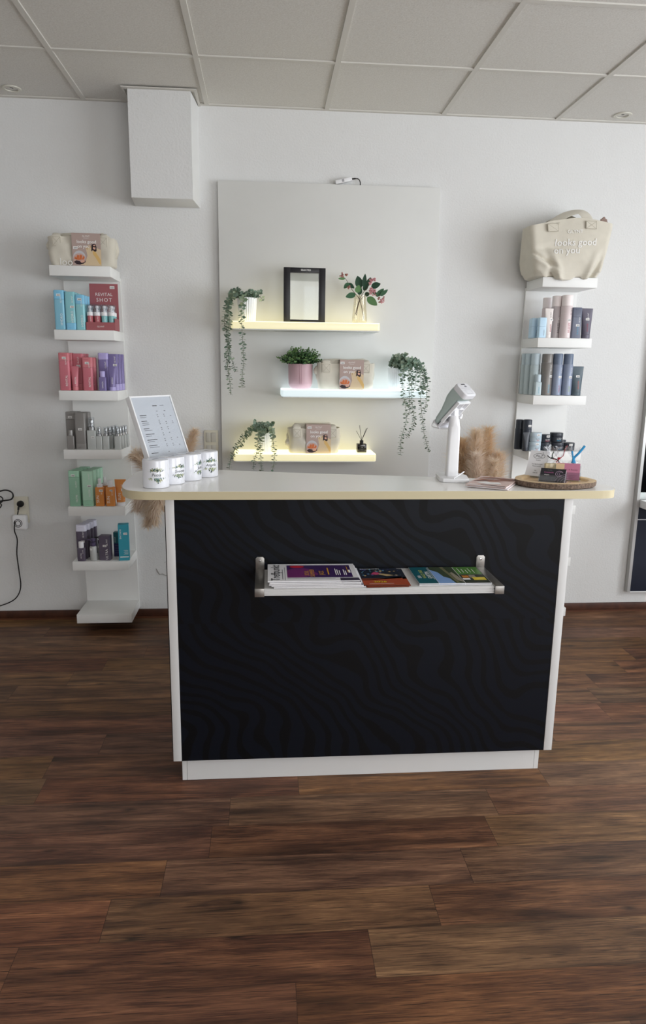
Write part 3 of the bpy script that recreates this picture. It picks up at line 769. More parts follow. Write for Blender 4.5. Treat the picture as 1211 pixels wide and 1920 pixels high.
def vial(x, y, m, label):
    t = thing('pump_vial', label, 'bottle', (x, y, S1 + .0025), 0, 'pump bottles in the red display'); r = .0155
    b = MB(); b.lathe(m, [(r - .002, 0), (r, .002), (r, .068), (r - .001, .070)], 24); b.text(PW, BR, .008, cyl(r + .0003, .055, .3, UP)); b.build('bottle_body', t)
    c = MB(); c.lathe(WCAP, [(r + .001, .0702), (r + .001, .088), (r * .7, .090)], 24); c.build('collar', t)
    h = MB(); h.lathe(WCAP, [(.005, .0902), (.005, .106), (.0085, .108), (.0085, .119), (.006, .121)], 18); h.box(WCAP, -.003, .003, -.0125, -.006, .110, .116, bev=.001); h.build('pump_head', t)
    o = MB(); o.lathe(CLEAR, [(r + .0016, .089), (r + .0012, .124), (r, .127), (.0008, .127)], 24); o.build('overcap', t)
ords = ('far left', 'second from left', 'third from left', 'far right')
for row, y in enumerate((-.226, -.190)):
    for k in range(4):
        vial(-.9005 + .036 * k + .0015 * row, y, VRED if k < 2 else TURQ, '%s pump bottle in the %s row of the red display, %s' % ('red' if k < 2 else 'turquoise', ('front', 'back')[row], ords[k]))
# -- third shelf: coral and purple
gP = 'coral and purple products on the third shelf'
a = bottle('shampoo_bottle', 'tall coral bottle at the far left of the coral row', 'bottle', -1.043, -.247, S2, .055, .036, .192, RED, REDC, .040, texts=TX('REVITAL', s=.0155), stick=(.05, .86), group=gP)
dup(a, (-1.035, -.186, S2 + .0006), 'tall coral bottle behind the far left coral one', skip=('price_sticker',))
b2 = bottle('conditioner_bottle', 'tall coral bottle with a sticker behind the small coral tube', 'bottle', -.985, -.205, S2, .055, .036, .189, RED, REDC, .034, 'bottom', texts=((BR, .011, .1, .82, PW, UP),), stick=(.1, .66), group=gP)
dup(b2, (-.981, -.146, S2 + .0006), 'second tall coral bottle in the row behind the small coral tube', skip=('price_sticker',))
dup(b2, (-.977, -.107, S2 + .0006), 'rearmost tall coral bottle in the row behind the small coral tube', skip=('price_sticker',))
tube('hair_tube', 'small coral tube standing on its cap in front of the coral bottles', 'tube', -.994, -.247, S2, .042, .036, .124, RED, REDC, texts=(('REVITAL', .010, .1, .42, PW, UP),), group=gP)
a = bottle('shampoo_bottle', 'shorter coral bottle nearest the purple ones', 'bottle', -.926, -.247, S2, .053, .036, .170, RED, REDC, .052, texts=TX('REVITAL', s=.0145), stick=(0, .83), group=gP)
dup(a, (-.918, -.182, S2 + .0006), 'shorter coral bottle half hidden behind the one nearest the purple bottles', skip=('price_sticker',))
bottle('shampoo_bottle', 'purple bottle with lilac cap behind the small purple bottle', 'bottle', -.853, -.207, S2, .052, .036, .194, PUR, PURC, .034, texts=((BR, .011, .25, .68, PW, UP),), group=gP)
small_bottle('travel_bottle', 'small purple bottle with a lilac round cap on the third shelf', 'bottle', -.851, -.254, S2, .037, .028, .101, PUR, PURC, .030, texts=(('OMEGA', .010, .05, .30, PW, UP),), group=gP)
b2 = bottle('conditioner_bottle', 'purple bottle standing on its lilac cap behind the small purple tube', 'bottle', -.806, -.198, S2, .052, .034, .189, PUR, PURC, .034, 'bottom', texts=((BR, .011, .25, .85, PW, UP),), stick=(.25, .70), group=gP)
dup(b2, (-.798, -.142, S2 + .0006), 'second purple bottle behind the small purple tube', skip=('price_sticker',))
dup(b2, (-.791, -.104, S2 + .0006), 'rearmost purple bottle at the right end of the third shelf', skip=('price_sticker',))
tube('hair_tube', 'small purple tube on a lilac cap at the right end of the third shelf', 'tube', -.803, -.250, S2, .041, .034, .123, PUR, PURC, texts=(('OMEGA', .010, .05, .42, PW, UP),), group=gP)
# -- fourth shelf: greys
gG = 'grey products on the fourth shelf'
a = bottle('shampoo_bottle', 'tall grey bottle at the far left of the fourth shelf behind the little grey one', 'bottle', -1.034, -.210, S3, .058, .036, .194, GRY, GRYC, .040, stick=(-.05, .86), group=gG)
dup(a, (-1.024, -.150, S3 + .0006), 'tall grey bottle behind the far left grey one', skip=('price_sticker',))
a = bottle('conditioner_bottle', 'tall grey bottle with the sticker halfway up, left of the clear spray bottles', 'bottle', -.978, -.250, S3, .056, .038, .193, GRY, GRYC, .030, 'bottom', stick=(0, .55), group=gG)
dup(a, (-.966, -.184, S3 + .0006), 'tall grey bottle behind the one with the sticker halfway up', skip=('price_sticker',))
small_bottle('travel_bottle', 'little grey bottle with a round cap at the left end of the fourth shelf', 'bottle', -1.031, -.252, S3, .038, .028, .102, GRY, GRYC, .030, group=gG, capr=.32)
spray('spray_bottle', 'taller frosted spray bottle with a sticker and silver cap beside the tall grey bottle', 'bottle', -.922, -.252, S3, .046, .032, .168, FROST, SILV, group=gG, stick=(.15, .38), head=SILV, capm=SILV if False else CLEAR)
fro = []
for k, (x, yf, lb) in enumerate(((-.884, -.252, 'small frosted spray bottle next to the taller frosted one'), (-.849, -.252, 'small frosted spray bottle in front of three behind it, middle of the fourth shelf'), (-.838, -.212, 'small frosted spray bottle second in the middle row of the fourth shelf'), (-.828, -.172, 'small frosted spray bottle third in the middle row of the fourth shelf'), (-.818, -.132, 'small frosted spray bottle last in the middle row of the fourth shelf'), (-.788, -.252, 'small frosted spray bottle at the front of the right row, fourth shelf'), (-.782, -.212, 'second small frosted spray bottle in the right row of the fourth shelf'), (-.776, -.172, 'third small frosted spray bottle in the right row of the fourth shelf'), (-.770, -.132, 'last small frosted spray bottle in the right row of the fourth shelf'))):
    if k == 0: a = spray('spray_bottle', lb, 'bottle', x, yf, S3, .034, .028, .118, FROST, SILV, group='small frosted spray bottles', head=SILV)
    else: dup(a, (x, yf + .014, S3 + .0006), lb)
# -- fifth shelf: mint and orange
gM = 'mint bottles on the fifth shelf'
a = bottle('shampoo_bottle', 'mint green bottle at the far left front of the fifth shelf', 'bottle', -1.027, -.250, S4, .058, .038, .193, MINT, MINTC, .034, texts=((BR, .011, .2, .62, PW, UP), ('NUTRI', .014, .2, .22, PW, UP)), stick=(-.05, .87), group=gM)
for k, w_ in enumerate(('second', 'third', 'fourth')): dup(a, (-1.020 + .008 * k, -.188 + .044 * k, S4 + .0006), '%s mint green bottle in the left row of mint bottles' % w_, skip=('price_sticker',))
a = bottle('conditioner_bottle', 'pale mint bottle standing on its cap at the front beside the orange sprays', 'bottle', -.958, -.252, S4, .057, .038, .191, MINT2, MINTC, .032, 'bottom', texts=((BR, .010, .2, .85, PW, UP), ('NUTRI', .014, .2, .38, PW, UP)), stick=(.2, .58), group=gM)
for k, w_ in enumerate(('second', 'third', 'fourth')): dup(a, (-.952 + .008 * k, -.190 + .044 * k, S4 + .0006), '%s pale mint bottle in the right row of mint bottles' % w_, skip=('price_sticker',))
gO = 'orange sun products on the fifth shelf'
sunT = lambda: (('SUN', .021, -.18, .26, PW, UP), (BR, .009, .25, .52, PW, UP))
def sunspray(label, x, yf):
    t = thing('sun_spray', label, 'bottle', (x, yf + .018, S4 + .0006), 0, gO); b = MB(); w, d, h = .046, .034, .152
    sec_loft(b, ORG, w, d, .007, [(0, .0015), (.003, 0), (.099, 0), (.1015, .001), (.1035, .004)])
    for tx, s, dx, dz, m, r_ in sunT(): b.text(m, tx, s, front(dx * w, -d / 2 - .0003, dz * h, r_))
    b.build('bottle_body', t)
    c = MB(); c.lathe(WCAP, [(.0165, .1037), (.0165, .117), (.012, .120)], 20); c.build('collar', t)
    k = MB(); k.lathe(WCAP, [(.0085, .1202), (.0095, .130), (.0085, .148), (.006, .1505)], 16); k.box(WCAP, -.003, .003, -.0135, -.006, .139, .145, bev=.001); k.build('spray_head', t)
    sticker_mb(front(.009, -d / 2 - .0006, .086)).build('price_sticker', t); return t
a = sunspray('orange spray bottle with white nozzle in front of its twin', -.896, -.252)
dup(a, (-.881, -.180, S4 + .0006), 'orange spray bottle standing behind another orange spray bottle', skip=('price_sticker',))
t = small_bottle('sun_lotion', 'orange bottle with a plain round white cap', 'bottle', -.840, -.252, S4, .046, .034, .140, ORG, WCAP, .036, texts=sunT(), group=gO, stick=(.15, .62), capr=.30)
tube('sun_tube', 'orange tube on a white cap half hidden by the worktop corner', 'tube', -.789, -.245, S4, .060, .044, .143, ORG, WCAP, texts=(('SUN', .020, -.05, .36, PW, UP), (BR, .009, .14, .72, PW, UP)), stick=(.28, .60), group=gO)
# -- sixth shelf: aubergine, clear pumps, boxes
gA = 'dark products on the sixth shelf'
a = bottle('shampoo_bottle', 'dark purple bottle with a white cap at the front of its row, sixth shelf', 'bottle', -1.016, -.212, S5, .056, .036, .193, AUB, LILW, .036, texts=((BR, .011, .22, .72, PW, UP),), stick=(.15, .52), group=gA)
for k, w_ in enumerate(('second', 'third', 'fourth')): dup(a, (-1.006 + .008 * k, -.154 + .039 * k, S5 + .0006), '%s dark purple bottle with white cap in the row on the sixth shelf' % w_, skip=('price_sticker',))
small_bottle('travel_bottle', 'small dark purple bottle with round white cap, left end of the sixth shelf', 'bottle', -1.010, -.254, S5, .040, .028, .108, AUB, WCAP, .034, texts=(('ULTRA', .010, 0, .28, PW, UP), (BR, .007, .25, .5, PW, UP)), group=gA, capr=.34)
DKPUMP = prod('dark_purple_pump', '#453a5a', .3); CLB = prod('clear_grey_bottle', '#a4a5a3', .2, spec=.5)
def pump(label, x, yf, capm):
    t = thing('serum_pump', label, 'bottle', (x, yf + .019, S5 + .0006), 0, gA)
    b = MB(); b.lathe(CLB, [(.015, 0), (.0185, .002), (.0185, .076), (.016, .081), (.012, .083)], 24); b.rect(PW, -.014, .002, .060, .072, cyl(.0188, 0, -.2), nx=4); b.build('bottle_body', t)
    c = MB(); c.lathe(capm, [(.0155, .0832), (.0155, .100), (.011, .103), (.006, .104), (.006, .110)], 20); c.build('collar', t)
    k = MB(); k.lathe(capm, [(.0135, .1102), (.0135, .122), (.011, .1245)], 20); k.box(capm, -.034, -.008, -.005, .005, .1135, .1205, bev=.002); k.build('pump_head', t); return t
pump('clear bottle with a dark purple pump, front of the two pump bottles', -.948, -.254, DKPUMP)
pump('clear bottle with a black pump, behind the other pump bottle', -.918, -.200, BLACKP)
carton('carton_box', 'dark purple carton with white upright lettering in the middle of the sixth shelf', 'box', -.885, -.242, S5, .058, .045, .137, AUB, texts=((BR, .012, .28, .74, PW, UP), ('ULTRA', .019, .24, .26, PW, UP)), stick=(.05, .60), group=gA, rz=-.12)
def indg(b, f): b.rect(INDIGO, -.0235, .0235, .001, .075, front(0, f - .0002, 0)); [b.rect(INKG, -.018, .012, .020 + .014 * q, .0212 + .014 * q, front(0, f - .0004, 0)) for q in range(4)]
carton('carton_box', 'petrol and indigo carton half hidden behind the bright cyan one', 'box', -.828, -.160, S5, .050, .036, .138, TEAL, texts=(('SKINCARE', .007, -.32, .70, PW, UP),), extra=indg, group=gA, rz=-.05)
def cyx(b, f):
    b.rect(PW, -.022, .024, .018, .023, front(0, f - .0002, 0))
    for q in range(5): b.rect(PW, -.002 + .004 * (q % 2), .022, .034 + .006 * q, .0352 + .006 * q, front(0, f - .0002, 0))
carton('carton_box', 'bright cyan carton at the right end of the sixth shelf', 'box', -.783, -.246, S5, .056, .045, .202, CYAN, texts=(('SKINCARE', .012, -.30, .74, PW, -UP),), stick=(.18, .75), extra=cyx, group=gA, rz=.13)

# ---- right tower
gR = 'hair products on the right tower'
SKY = prod('sky_blue_satin', '#a9cbe2', .36); GRG = prod('pale_grey_green', '#a4b5ba', .36, metal=.15); GRGC = prod('pale_blue_cap', '#a9bcc6', .4)
ROSE = prod('rose_grey', '#cdbcbc', .34, metal=.2); ROSEC = prod('rose_white_cap', '#e2d6d4', .4); BEI = prod('beige_tube', '#d6cdc8', .4)
SLATE = prod('slate_blue', '#5a6074', .36, metal=.25); SLATEC = prod('slate_cap', '#575d72', .35); PLUM = prod('plum_tube', '#5c5768', .4)
TAU = prod('taupe_can', '#6f6a66', .32, metal=.35); BGR = prod('blue_grey_can', '#77839c', .32, metal=.35); BGRC = prod('blue_grey_cap', '#5a6982', .35)
PETR = prod('petrol_tube', '#465661', .4); DKN = prod('dark_navy', '#232a38', .38); ANT = prod('anthracite_jar', '#2d323c', .35); PALEJ = prod('pale_blue_jar', '#aabecb', .38)
INKR = prod('ink_red', '#a8324a', .6); INKT = prod('ink_turquoise', '#3d98b8', .6); INKO = prod('ink_orange', '#c8583e', .6); INKL = prod('ink_lime', '#9db257', .6)
a = bottle('conditioner_bottle', 'small pale blue bottle at the front left below the big tote', 'bottle', 1.488, -.247, S1, .042, .032, .106, SKY, SKY, .046, group=gR, texts=(('HYDRO', .009, .2, .25, INKG, UP),), r=.007, lip=False)
dup(a, (1.468, -.176, S1 + .0006), 'second small pale blue bottle below the big tote', skip=('price_sticker',))
dup(a, (1.476, -.138, S1 + .0006), 'rearmost small pale blue bottle below the big tote', skip=('price_sticker',))
tube('hair_tube', 'beige tube with red lettering between pale blue bottles and rose cans', 'tube', 1.524, -.247, S1, .046, .036, .154, BEI, BEI, texts=(('BREEZE', .012, .2, .34, INKR, UP), (BR, .009, .2, .78, INK, UP)), stick=(.3, .62), group=gR)
a = can('hairspray_can', 'rose grey spray can with a pale cap, foremost of the three below the tote', 'spray can', 1.626, -.247, S1, .062, .226, ROSE, ROSEC, .056, texts=(('BREEZE', .016, .25, .24, INKR, UP), (BR, .011, .5, .62, INK, UP)), stick=(.2, .42), group=gR)
b2 = can('hairspray_can', 'rose grey spray can in the middle of the three below the big tote', 'spray can', 1.586, -.205, S1, .058, .225, prod('rose_grey_dark', '#b3a8aa', .34, metal=.25), ROSEC, .056, texts=(('BREEZE', .016, .2, .24, INK, UP), (BR, .011, .5, .66, INK, UP)), stick=(.4, .46), group=gR)
can('hairspray_can', 'rearmost rose grey spray can below the big tote', 'spray can', 1.562, -.120, S1, .050, .222, ROSE, ROSEC, .056, group=gR)
a = bottle('shampoo_bottle', 'slate blue bottle next to the rose spray cans', 'bottle', 1.675, -.247, S1, .056, .040, .162, SLATE, SLATEC, .050, texts=(('ELASTIC', .012, .15, .26, INKT, UP), (BR, .009, .25, .6, PW, UP)), stick=(.1, .42), group=gR)
dup(a, (1.690, -.178, S1 + .0006), 'slate blue bottle hidden behind the first slate blue one', skip=('price_sticker',))
tube('hair_tube', 'dark plum tube at the right end below the big tote', 'tube', 1.738, -.247, S1, .062, .044, .159, PLUM, PLUM, texts=(('VOLUME', .011, 0, .36, INKR, UP), (BR, .009, .05, .76, PW, UP)), stick=(0, .64), group=gR)
# third shelf
a = can('mousse_can', 'foremost pale grey green can in the left row on the right tower', 'spray can', 1.486, -.212, S2, .052, .225, GRG, GRGC, .062, texts=((BR, .012, .6, .66, INK, UP),), group=gR)
for k, w_ in enumerate(('second', 'third', 'fourth')): dup(a, (1.474 - .0035 * k, -.130 + .052 * k if k < 2 else -.0455 + .0, S2 + .0006), '%s pale grey green can in the left row on the right tower' % w_) if k < 2 else None
small_bottle('travel_bottle', 'small pale bottle in front of the pale grey green cans', 'bottle', 1.486, -.254, S2, .036, .030, .112, GRG, GRGC, .040, texts=(('HYDRO', .010, .1, .25, INKT, UP),), group=gR, capr=.42)
can('hairspray_can', 'taupe spray can with turquoise lettering, third shelf of the right tower', 'spray can', 1.540, -.247, S2, .062, .223, TAU, TAU, .048, texts=(('REMIX', .016, .25, .16, INKT, UP), (BR, .011, .45, .66, PW, UP)), stick=(.55, .46), group=gR)
can('hairspray_can', 'black can behind the taupe one on the third shelf of the right tower', 'spray can', 1.512, -.132, S2, .056, .222, DKN, DKN, .05, group=gR)
a = can('hairspray_can', 'blue grey spray can with red lettering beside the taupe one', 'spray can', 1.598, -.247, S2, .056, .225, BGR, BGRC, .058, texts=(('HOLD', .014, .3, .16, INKR, UP), (BR, .010, .6, .6, PW, UP)), stick=(.35, .44), group=gR)
can('hairspray_can', 'blue grey spray can with lime lettering beside the dark petrol tube', 'spray can', 1.657, -.247, S2, .056, .225, BGR, BGRC, .058, texts=(('FLEX', .014, .2, .16, INKL, UP), (BR, .010, .5, .6, PW, UP)), stick=(.35, .44), group=gR)
can('hairspray_can', 'dark can behind the two blue grey spray cans', 'spray can', 1.618, -.150, S2, .058, .222, DKN, BGRC, .058, group=gR)
tube('hair_tube', 'dark petrol tube at the right end of the third shelf of the right tower', 'tube', 1.711, -.247, S2, .070, .046, .158, PETR, PETR, texts=(('SMOOTH', .011, .05, .36, INKO, UP),), stick=(0, .66), group=gR)
# fourth shelf
gJ = 'jars and bottles on the fourth shelf of the right tower'
can('styling_bottle', 'dark navy cylinder at the left end of the fourth shelf of the right tower', 'bottle', 1.432, -.180, S3, .048, .168, DKN, DKN, .05, texts=(), group=gJ)
can('styling_bottle', 'dark navy cylinder with a sticker, second on the fourth shelf of the right tower', 'bottle', 1.458, -.232, S3, .048, .172, DKN, DKN, .05, texts=((BR, .010, .5, .45, PW, UP),), stick=(.25, .80), group=gJ, capr=.97)
tube('hair_tube', 'small dark tube in front of the dark navy cylinders', 'tube', 1.4395, -.259, S3, .040, .026, .104, ANT, ANT, group=gJ)
jt = lambda m: ((BR, .009, .15, .34, INK, 0), ('GEL', .010, .15, .18, m, 0))
jd = lambda m: ((BR, .009, .1, .34, PW, 0), ('MATT', .010, .1, .18, m, 0))
jar('styling_jar', 'pale blue jar at the bottom of the pale pair on the right tower', 'jar', 1.499, -.256, S3, .072, .050, PALEJ, PALEJ, texts=jt(INKO), stick=(.15, .78), group=gJ)
jar('styling_jar', 'pale blue jar on top of another pale blue jar', 'jar', 1.501, -.256, S3 + .0508, .072, .050, PALEJ, PALEJ, texts=jt(INKO), stick=(.2, .78), group=gJ)
jar('styling_jar', 'small anthracite jar under the one with the price sticker', 'jar', 1.569, -.232, S3, .054, .045, ANT, ANT, group=gJ)
jar('styling_jar', 'small anthracite jar with price sticker on top, right of the pale jars', 'jar', 1.569, -.232, S3 + .0458, .052, .044, ANT, ANT, texts=jd(INKR), stick=(.15, .78), group=gJ)
jar('styling_jar', 'larger anthracite jar on top of another at the middle right of the fourth shelf', 'jar', 1.637, -.224, S3 + .0468, .072, .052, ANT, ANT, texts=jd(INKT), group=gJ)
jar('styling_jar', 'anthracite jar carrying the larger anthracite jar', 'jar', 1.640, -.234, S3, .074, .046, ANT, ANT, texts=jd(INKT), group=gJ)
jar('styling_jar', 'anthracite jar with a sticker at the right end of the fourth shelf', 'jar', 1.712, -.222, S3, .066, .043, ANT, ANT, stick=(0, .74), group=gJ)
jar('styling_jar', 'anthracite jar at the back right of the fourth shelf', 'jar', 1.693, -.140, S3, .072, .050, ANT, ANT, group=gJ)

# ------------------------------------------------------------------ canvas bags
CANV = mat('canvas', '#d6d0c2', .85, spec=.15, var=.035, vscale=18, bump=.25, bscale=520, sheen=.2)
CANV2 = mat('canvas_seam', '#9d937f', .9)
CARDM = mat('mauve_card', '#b59f97', .55); CREAM = mat('print_cream', '#d9c2a0', .6); ORANGE = mat('print_orange', '#d0703f', .6)
HAIR = mat('print_dark_hair', '#33242a', .6); SKIN = mat('print_skin', '#d9a893', .6); YEL = mat('print_yellow', '#dcb673', .6); GREYP = mat('print_pale_grey', '#c6c4c8', .6)
def disc(cx, cy, rx, ry, n=20, a0=0, a1=2 * PI): return [(cx + rx * math.cos(a0 + (a1 - a0) * k / n), cy + ry * math.sin(a0 + (a1 - a0) * k / n)) for k in range(n + (0 if a1 - a0 > 6.2 else 1))]
def lay(b, fn, m, P, lv):
    def g(x, y):
        p = fn(x, y); nn = (fn(x + .001, y) - p).cross(fn(x, y + .001) - p).normalized(); return p + nn * (.00015 * lv)
    b.poly(m, P, g)
def gift_bag(label, loc, w=.33, h=.150, d=.12, cw=.140, ch=.163, cdx=.0, rz=0, lump=True, seed=1, flop=False):
    R = random.Random(seed)
    t = thing('gift_bag', label, 'gift bag', loc, rz, 'small canvas gift bags')
    b = MB(); n = 72; rings = []; ph = [R.random() * 6 for _ in range(6)]
    prof = [(0, .90), (.004, .93), (.03, .955), (.06, .97), (.09, .98), (.115, .985), (.130, .985)]
    for z, s in prof:
        z *= h / .150; P = resample(rr(w * s, d * (s if z < .1 else s * .95), .028, 8), 110); ring = []
        for j, (x, y) in enumerate(P):
            k = z / h; f = 1 + .022 * math.sin(x * 42 + ph[0] + 9 * k) + .016 * math.sin(x * 83 + ph[1] - 9 * k)
            yy = y * f - ((.004 * math.sin(x * 26 + ph[2]) + .0035 * math.sin(x * 60 + z * 45 + ph[4]) + .003 * math.sin(z * 90 - x * 35 + ph[5])) if y < 0 and abs(x) > .03 else 0)
            xx = x + .006 * math.sin(z * 60 + ph[3]) * (abs(x) / w)
            zz = z + (.006 * math.sin(x * 22 + ph[4]) + .004 * math.sin(x * 55 + ph[5])) * (k ** 3)
            ring.append((xx, yy, zz))
        rings.append(ring)
    inner = [[(x * .965, y * .88, z - .001) for x, y, z in rings[-1]], [(x * .93, y * .62, z - .014) for x, y, z in rings[-1]]]
    b.loft(CANV, rings + inner, True, True)
    if seed == 1: b.text(mat('print_soft_white', '#eceae6', .7), 'loo', .050, front(-.072, -d * .5 - .0075, .016))
    b.build('bag_body', t, sharp=60)
    # rolled and folded fabric above the opening
    f = MB()
    pk = [(-.50 * w, .052), (.50 * w, .050), (.515 * w, .085), (.50 * w, h * .80), (.36 * w, h * .99), (.30 * w, h + .008), (.05 * w, h + .004), (-.13 * w, h + .009), (-.37 * w, h + .004), (-.485 * w, h * .76), (-.53 * w, h * .62)]
    f.prism(CANV, [(x + R.uniform(-.004, .004), z + R.uniform(-.003, .003)) for x, z in pk], -.030, .002, bev=.010, M=Matrix.Rotation(PI / 2, 4, 'X'))
    f.prism(CANV, [(x * .93 + .004, z - .010 + R.uniform(-.004, .004)) for x, z in pk], .004, .030, bev=.009, M=Matrix.Rotation(PI / 2, 4, 'X'))
    for x, L in ((-w * .30, .030), (w * .26, .024)):
        zc = h * .86 + R.random() * .008
        y0 = -d * .16 + R.random() * d * .3; an = R.uniform(-.5, .5)
        P = [(x - L * math.cos(an), y0 - L * .3 * math.sin(an), zc - .010), (x - L * .3, y0 + .008, zc + .014), (x + L * .35, y0 + .004, zc + .010 + R.random() * .008), (x + L * math.cos(an), y0 + L * .3 * math.sin(an), zc - .012)]
        f.box(CANV, -L, L, -.012, .016, -.008, .004, bev=.004, M=Matrix.Translation((x, -d * .22, h * .90)) @ Matrix.Rotation(.25 if x < 0 else -.3, 4, 'Y') @ Matrix.Rotation(.5, 4, 'X'))
    f.build('folded_fabric', t, sharp=80)
    # handle patches with a stitched cross, straps going over the rim
    for sx in (-1, 1):
        x = sx * w * .345 + (0 if sx < 0 else -.004); q = MB(); zt = h * .85
        F = lambda u, v, x=x: V((x + u, -d * .5 - .0022 + .0015 * math.sin(40 * u), v))
        zb = zt - .046
        q.box(CANV, x - .023, x + .023, -d * .5 - .0045, -d * .5 + .004, zb, zt + .006, bev=.0015)
        for (u0, v0, u1, v1) in ((-.019, zb + .004, .019, zb + .004), (-.019, zt, .019, zt), (-.019, zb + .004, -.019, zt), (.019, zb + .004, .019, zt), (-.019, zb + .004, .019, zt), (-.019, zt, .019, zb + .004)):
            q.tube(CANV2, [(x + u0, -d * .5 - .0046, v0), (x + u1, -d * .5 - .0046, v1)], .0005, 4)
        q.tube(CANV, smooth_path([(x, -d * .5 + .000, zt), (x, -d * .5 + .006, zt + .014), (x - sx * .008, -d * .2, zt + .020), (x - sx * .03, d * .1, zt + .008)], 5), .020, 12, flat=(1.0, .13))
        q.build('handle_patch', t, sharp=50)
    if flop:
        q = MB(); q.lathe(CANV, [(0, 0), (.022, .004), (.030, .02), (.026, .04), (.012, .055), (0, .058)], 20, sx=1, sy=.9, flute=.07, fn=5, M=Matrix.Translation((-w * .5 + .006, .0, .030 if seed == 3 else .075)) @ Matrix.Rotation(.3, 4, 'Y')); q.build('folded_corner', t, sharp=80)
    # printed card sleeve round the middle
    c = MB(); yf = -d * .5 - .0075; c.box(CARDM, cdx - cw / 2, cdx + cw / 2, yf, yf + .0008, .0006, ch, bev=.0003, seg=1)
    c.box(CARDM, cdx - cw / 2, cdx + cw / 2, yf, d * .5, ch, ch + .0008)
    fn = front(cdx, yf - .0002, 0)
    lay(c, fn, CREAM, [(-.012, .002), (cw / 2, .002), (cw / 2, .078), (.038, .092), (.012, .100), (-.004, .088), (.004, .05)], 1)
    lay(c, fn, mat('print_sand', '#c3a47e', .6), [(-.002, .088), (.012, .098), (.030, .094), (.018, .086), (.008, .088), (.004, .076)], 2)
    lay(c, fn, CREAM, disc(-.004, -.0 + .004, .026, .012, 14, 0, PI), 2)
    lay(c, fn, GREYP, disc(-.036, .040, .031, .033), 2)
    lay(c, fn, mat('print_rose', '#c9a79d', .6), disc(-.036, .034, .030, .026), 3)
    for P in ([(-.056, .03), (-.046, .052), (-.036, .05), (-.040, .028)], [(-.040, .028), (-.033, .054), (-.022, .050), (-.026, .030)], [(-.026, .03), (-.016, .048), (-.010, .040), (-.016, .03)], [(-.062, .034), (-.056, .045), (-.050, .03)]): lay(c, fn, ORANGE, P, 4)
    lay(c, fn, HAIR, [(-.064, .018), (-.052, .026), (-.030, .022), (-.010, .027), (-.007, .018), (-.018, .010), (-.038, .006), (-.052, .008)], 4)
    lay(c, fn, SKIN, [(-.034, .02), (-.022, .028), (-.010, .03), (-.012, .018), (-.026, .014)], 5)
    lay(c, fn, YEL, [(.030, .068), (.036, .074), (.046, .066), (.068, .030), (.068, .006), (.060, .012), (.044, .040), (.032, .056)], 4)
    lay(c, fn, HAIR, [(.024, .070), (.026, .102), (.034, .105), (.046, .104), (.050, .092), (.050, .072), (.042, .068), (.032, .076)], 5)
    lay(c, fn, SKIN, [(.033, .082), (.034, .100), (.042, .102), (.047, .092), (.043, .078)], 6)
    lay(c, fn, BLACKP, [(.032, .0905), (.032, .0955), (.047, .0945), (.047, .090), (.041, .0885), (.038, .0915)], 7)
    c.text(PW, 'GLYNT', .0115, front(cdx, yf - .0007, ch - .014)); c.rect(PW, -.013, .013, ch - .0235, ch - .0225, front(cdx, yf - .0005, 0))
    c.text(PW, 'looks good', .0215, front(cdx + .002, yf - .0007, ch - .040), bold=.0003); c.text(PW, 'on you', .0215, front(cdx - .014, yf - .0007, ch - .062), bold=.0003)
    c.build('card_sleeve', t)
    sticker_mb(front(cdx + (-.054 if seed == 1 else -.050), yf - .0012, ch - (.069 if seed == 1 else .016)), .022, .012).build('price_sticker', t)
    return t
gift_bag('small canvas gift bag with a printed card on top of the left shelf tower', (-.926, -.186, Z7[0] + .0006), w=.335, h=.160, cw=.142, ch=.155, cdx=.030, seed=1, flop=True)
gift_bag('small canvas gift bag on the cool white glowing shelf', (.430, -.170, ZL[1] + .0006), w=.315, h=.158, d=.11, cw=.130, ch=.157, cdx=.028, seed=2, flop=True)
gift_bag('small canvas gift bag on the lowest yellow glowing shelf', (.262, -.170, ZL[2] + .0006), w=.290, h=.155, d=.11, cw=.136, ch=.158, cdx=.018, rz=.07, seed=3, flop=True)

# big tote
tt = thing('tote_bag', 'large canvas tote bag with white slogan lettering slumped on the right shelf tower', 'tote bag', (1.606, -.165, Z7[0] + .0006))
n = 96; rings = []
#      z, left, right, front, back
TP = [(0, -.165, .135, -.094, .115), (.004, -.178, .158, -.106, .120), (.025, -.190, .172, -.112, .125), (.055, -.200, .180, -.116, .128), (.09, -.208, .188, -.112, .124), (.13, -.210, .202, -.102, .115), (.17, -.213, .214, -.090, .105), (.21, -.216, .226, -.078, .092), (.25, -.219, .238, -.066, .080), (.275, -.220, .242, -.058, .07)]
def tote_front(x, z):
    """depth of the front sheet, with creases"""
    y = 0
    for k in range(len(TP) - 1):
        if TP[k][0] <= z <= TP[k + 1][0]:
            q = (z - TP[k][0]) / (TP[k + 1][0] - TP[k][0]); y = TP[k][3] * (1 - q) + TP[k + 1][3] * q
    return y + crease(x, z)
def crease(x, z):
    e = max(0, 1 - z / .16)
    c = 0 if e <= 0 and False else .026 * e * math.exp(-((x + .115 + .3 * (z - .06)) / .020) ** 2) - .020 * e * math.exp(-((x + .078 + .35 * (z - .05)) / .022) ** 2)
    c += .034 * e * math.exp(-((x - .118 - .45 * z) / .017) ** 2) - .018 * e * math.exp(-((x - .085 - .4 * z) / .020) ** 2)
    c += .005 * math.sin(30 * x + 25 * z) * e + .004 * math.sin(18 * x - 14 * z)
    c += .016 * math.exp(-((z - .095 + .55 * (x + .16)) / .010) ** 2) * max(0, min(1, (-.06 - x) / .04)) - .012 * math.exp(-((z - .070 + .55 * (x + .16)) / .016) ** 2) * max(0, min(1, (-.06 - x) / .04))
    c += .010 * math.exp(-((z - .155 - .12 * (x + .05)) / .018) ** 2) * math.exp(-((x + .12) / .07) ** 2)
    return c
TQ = []
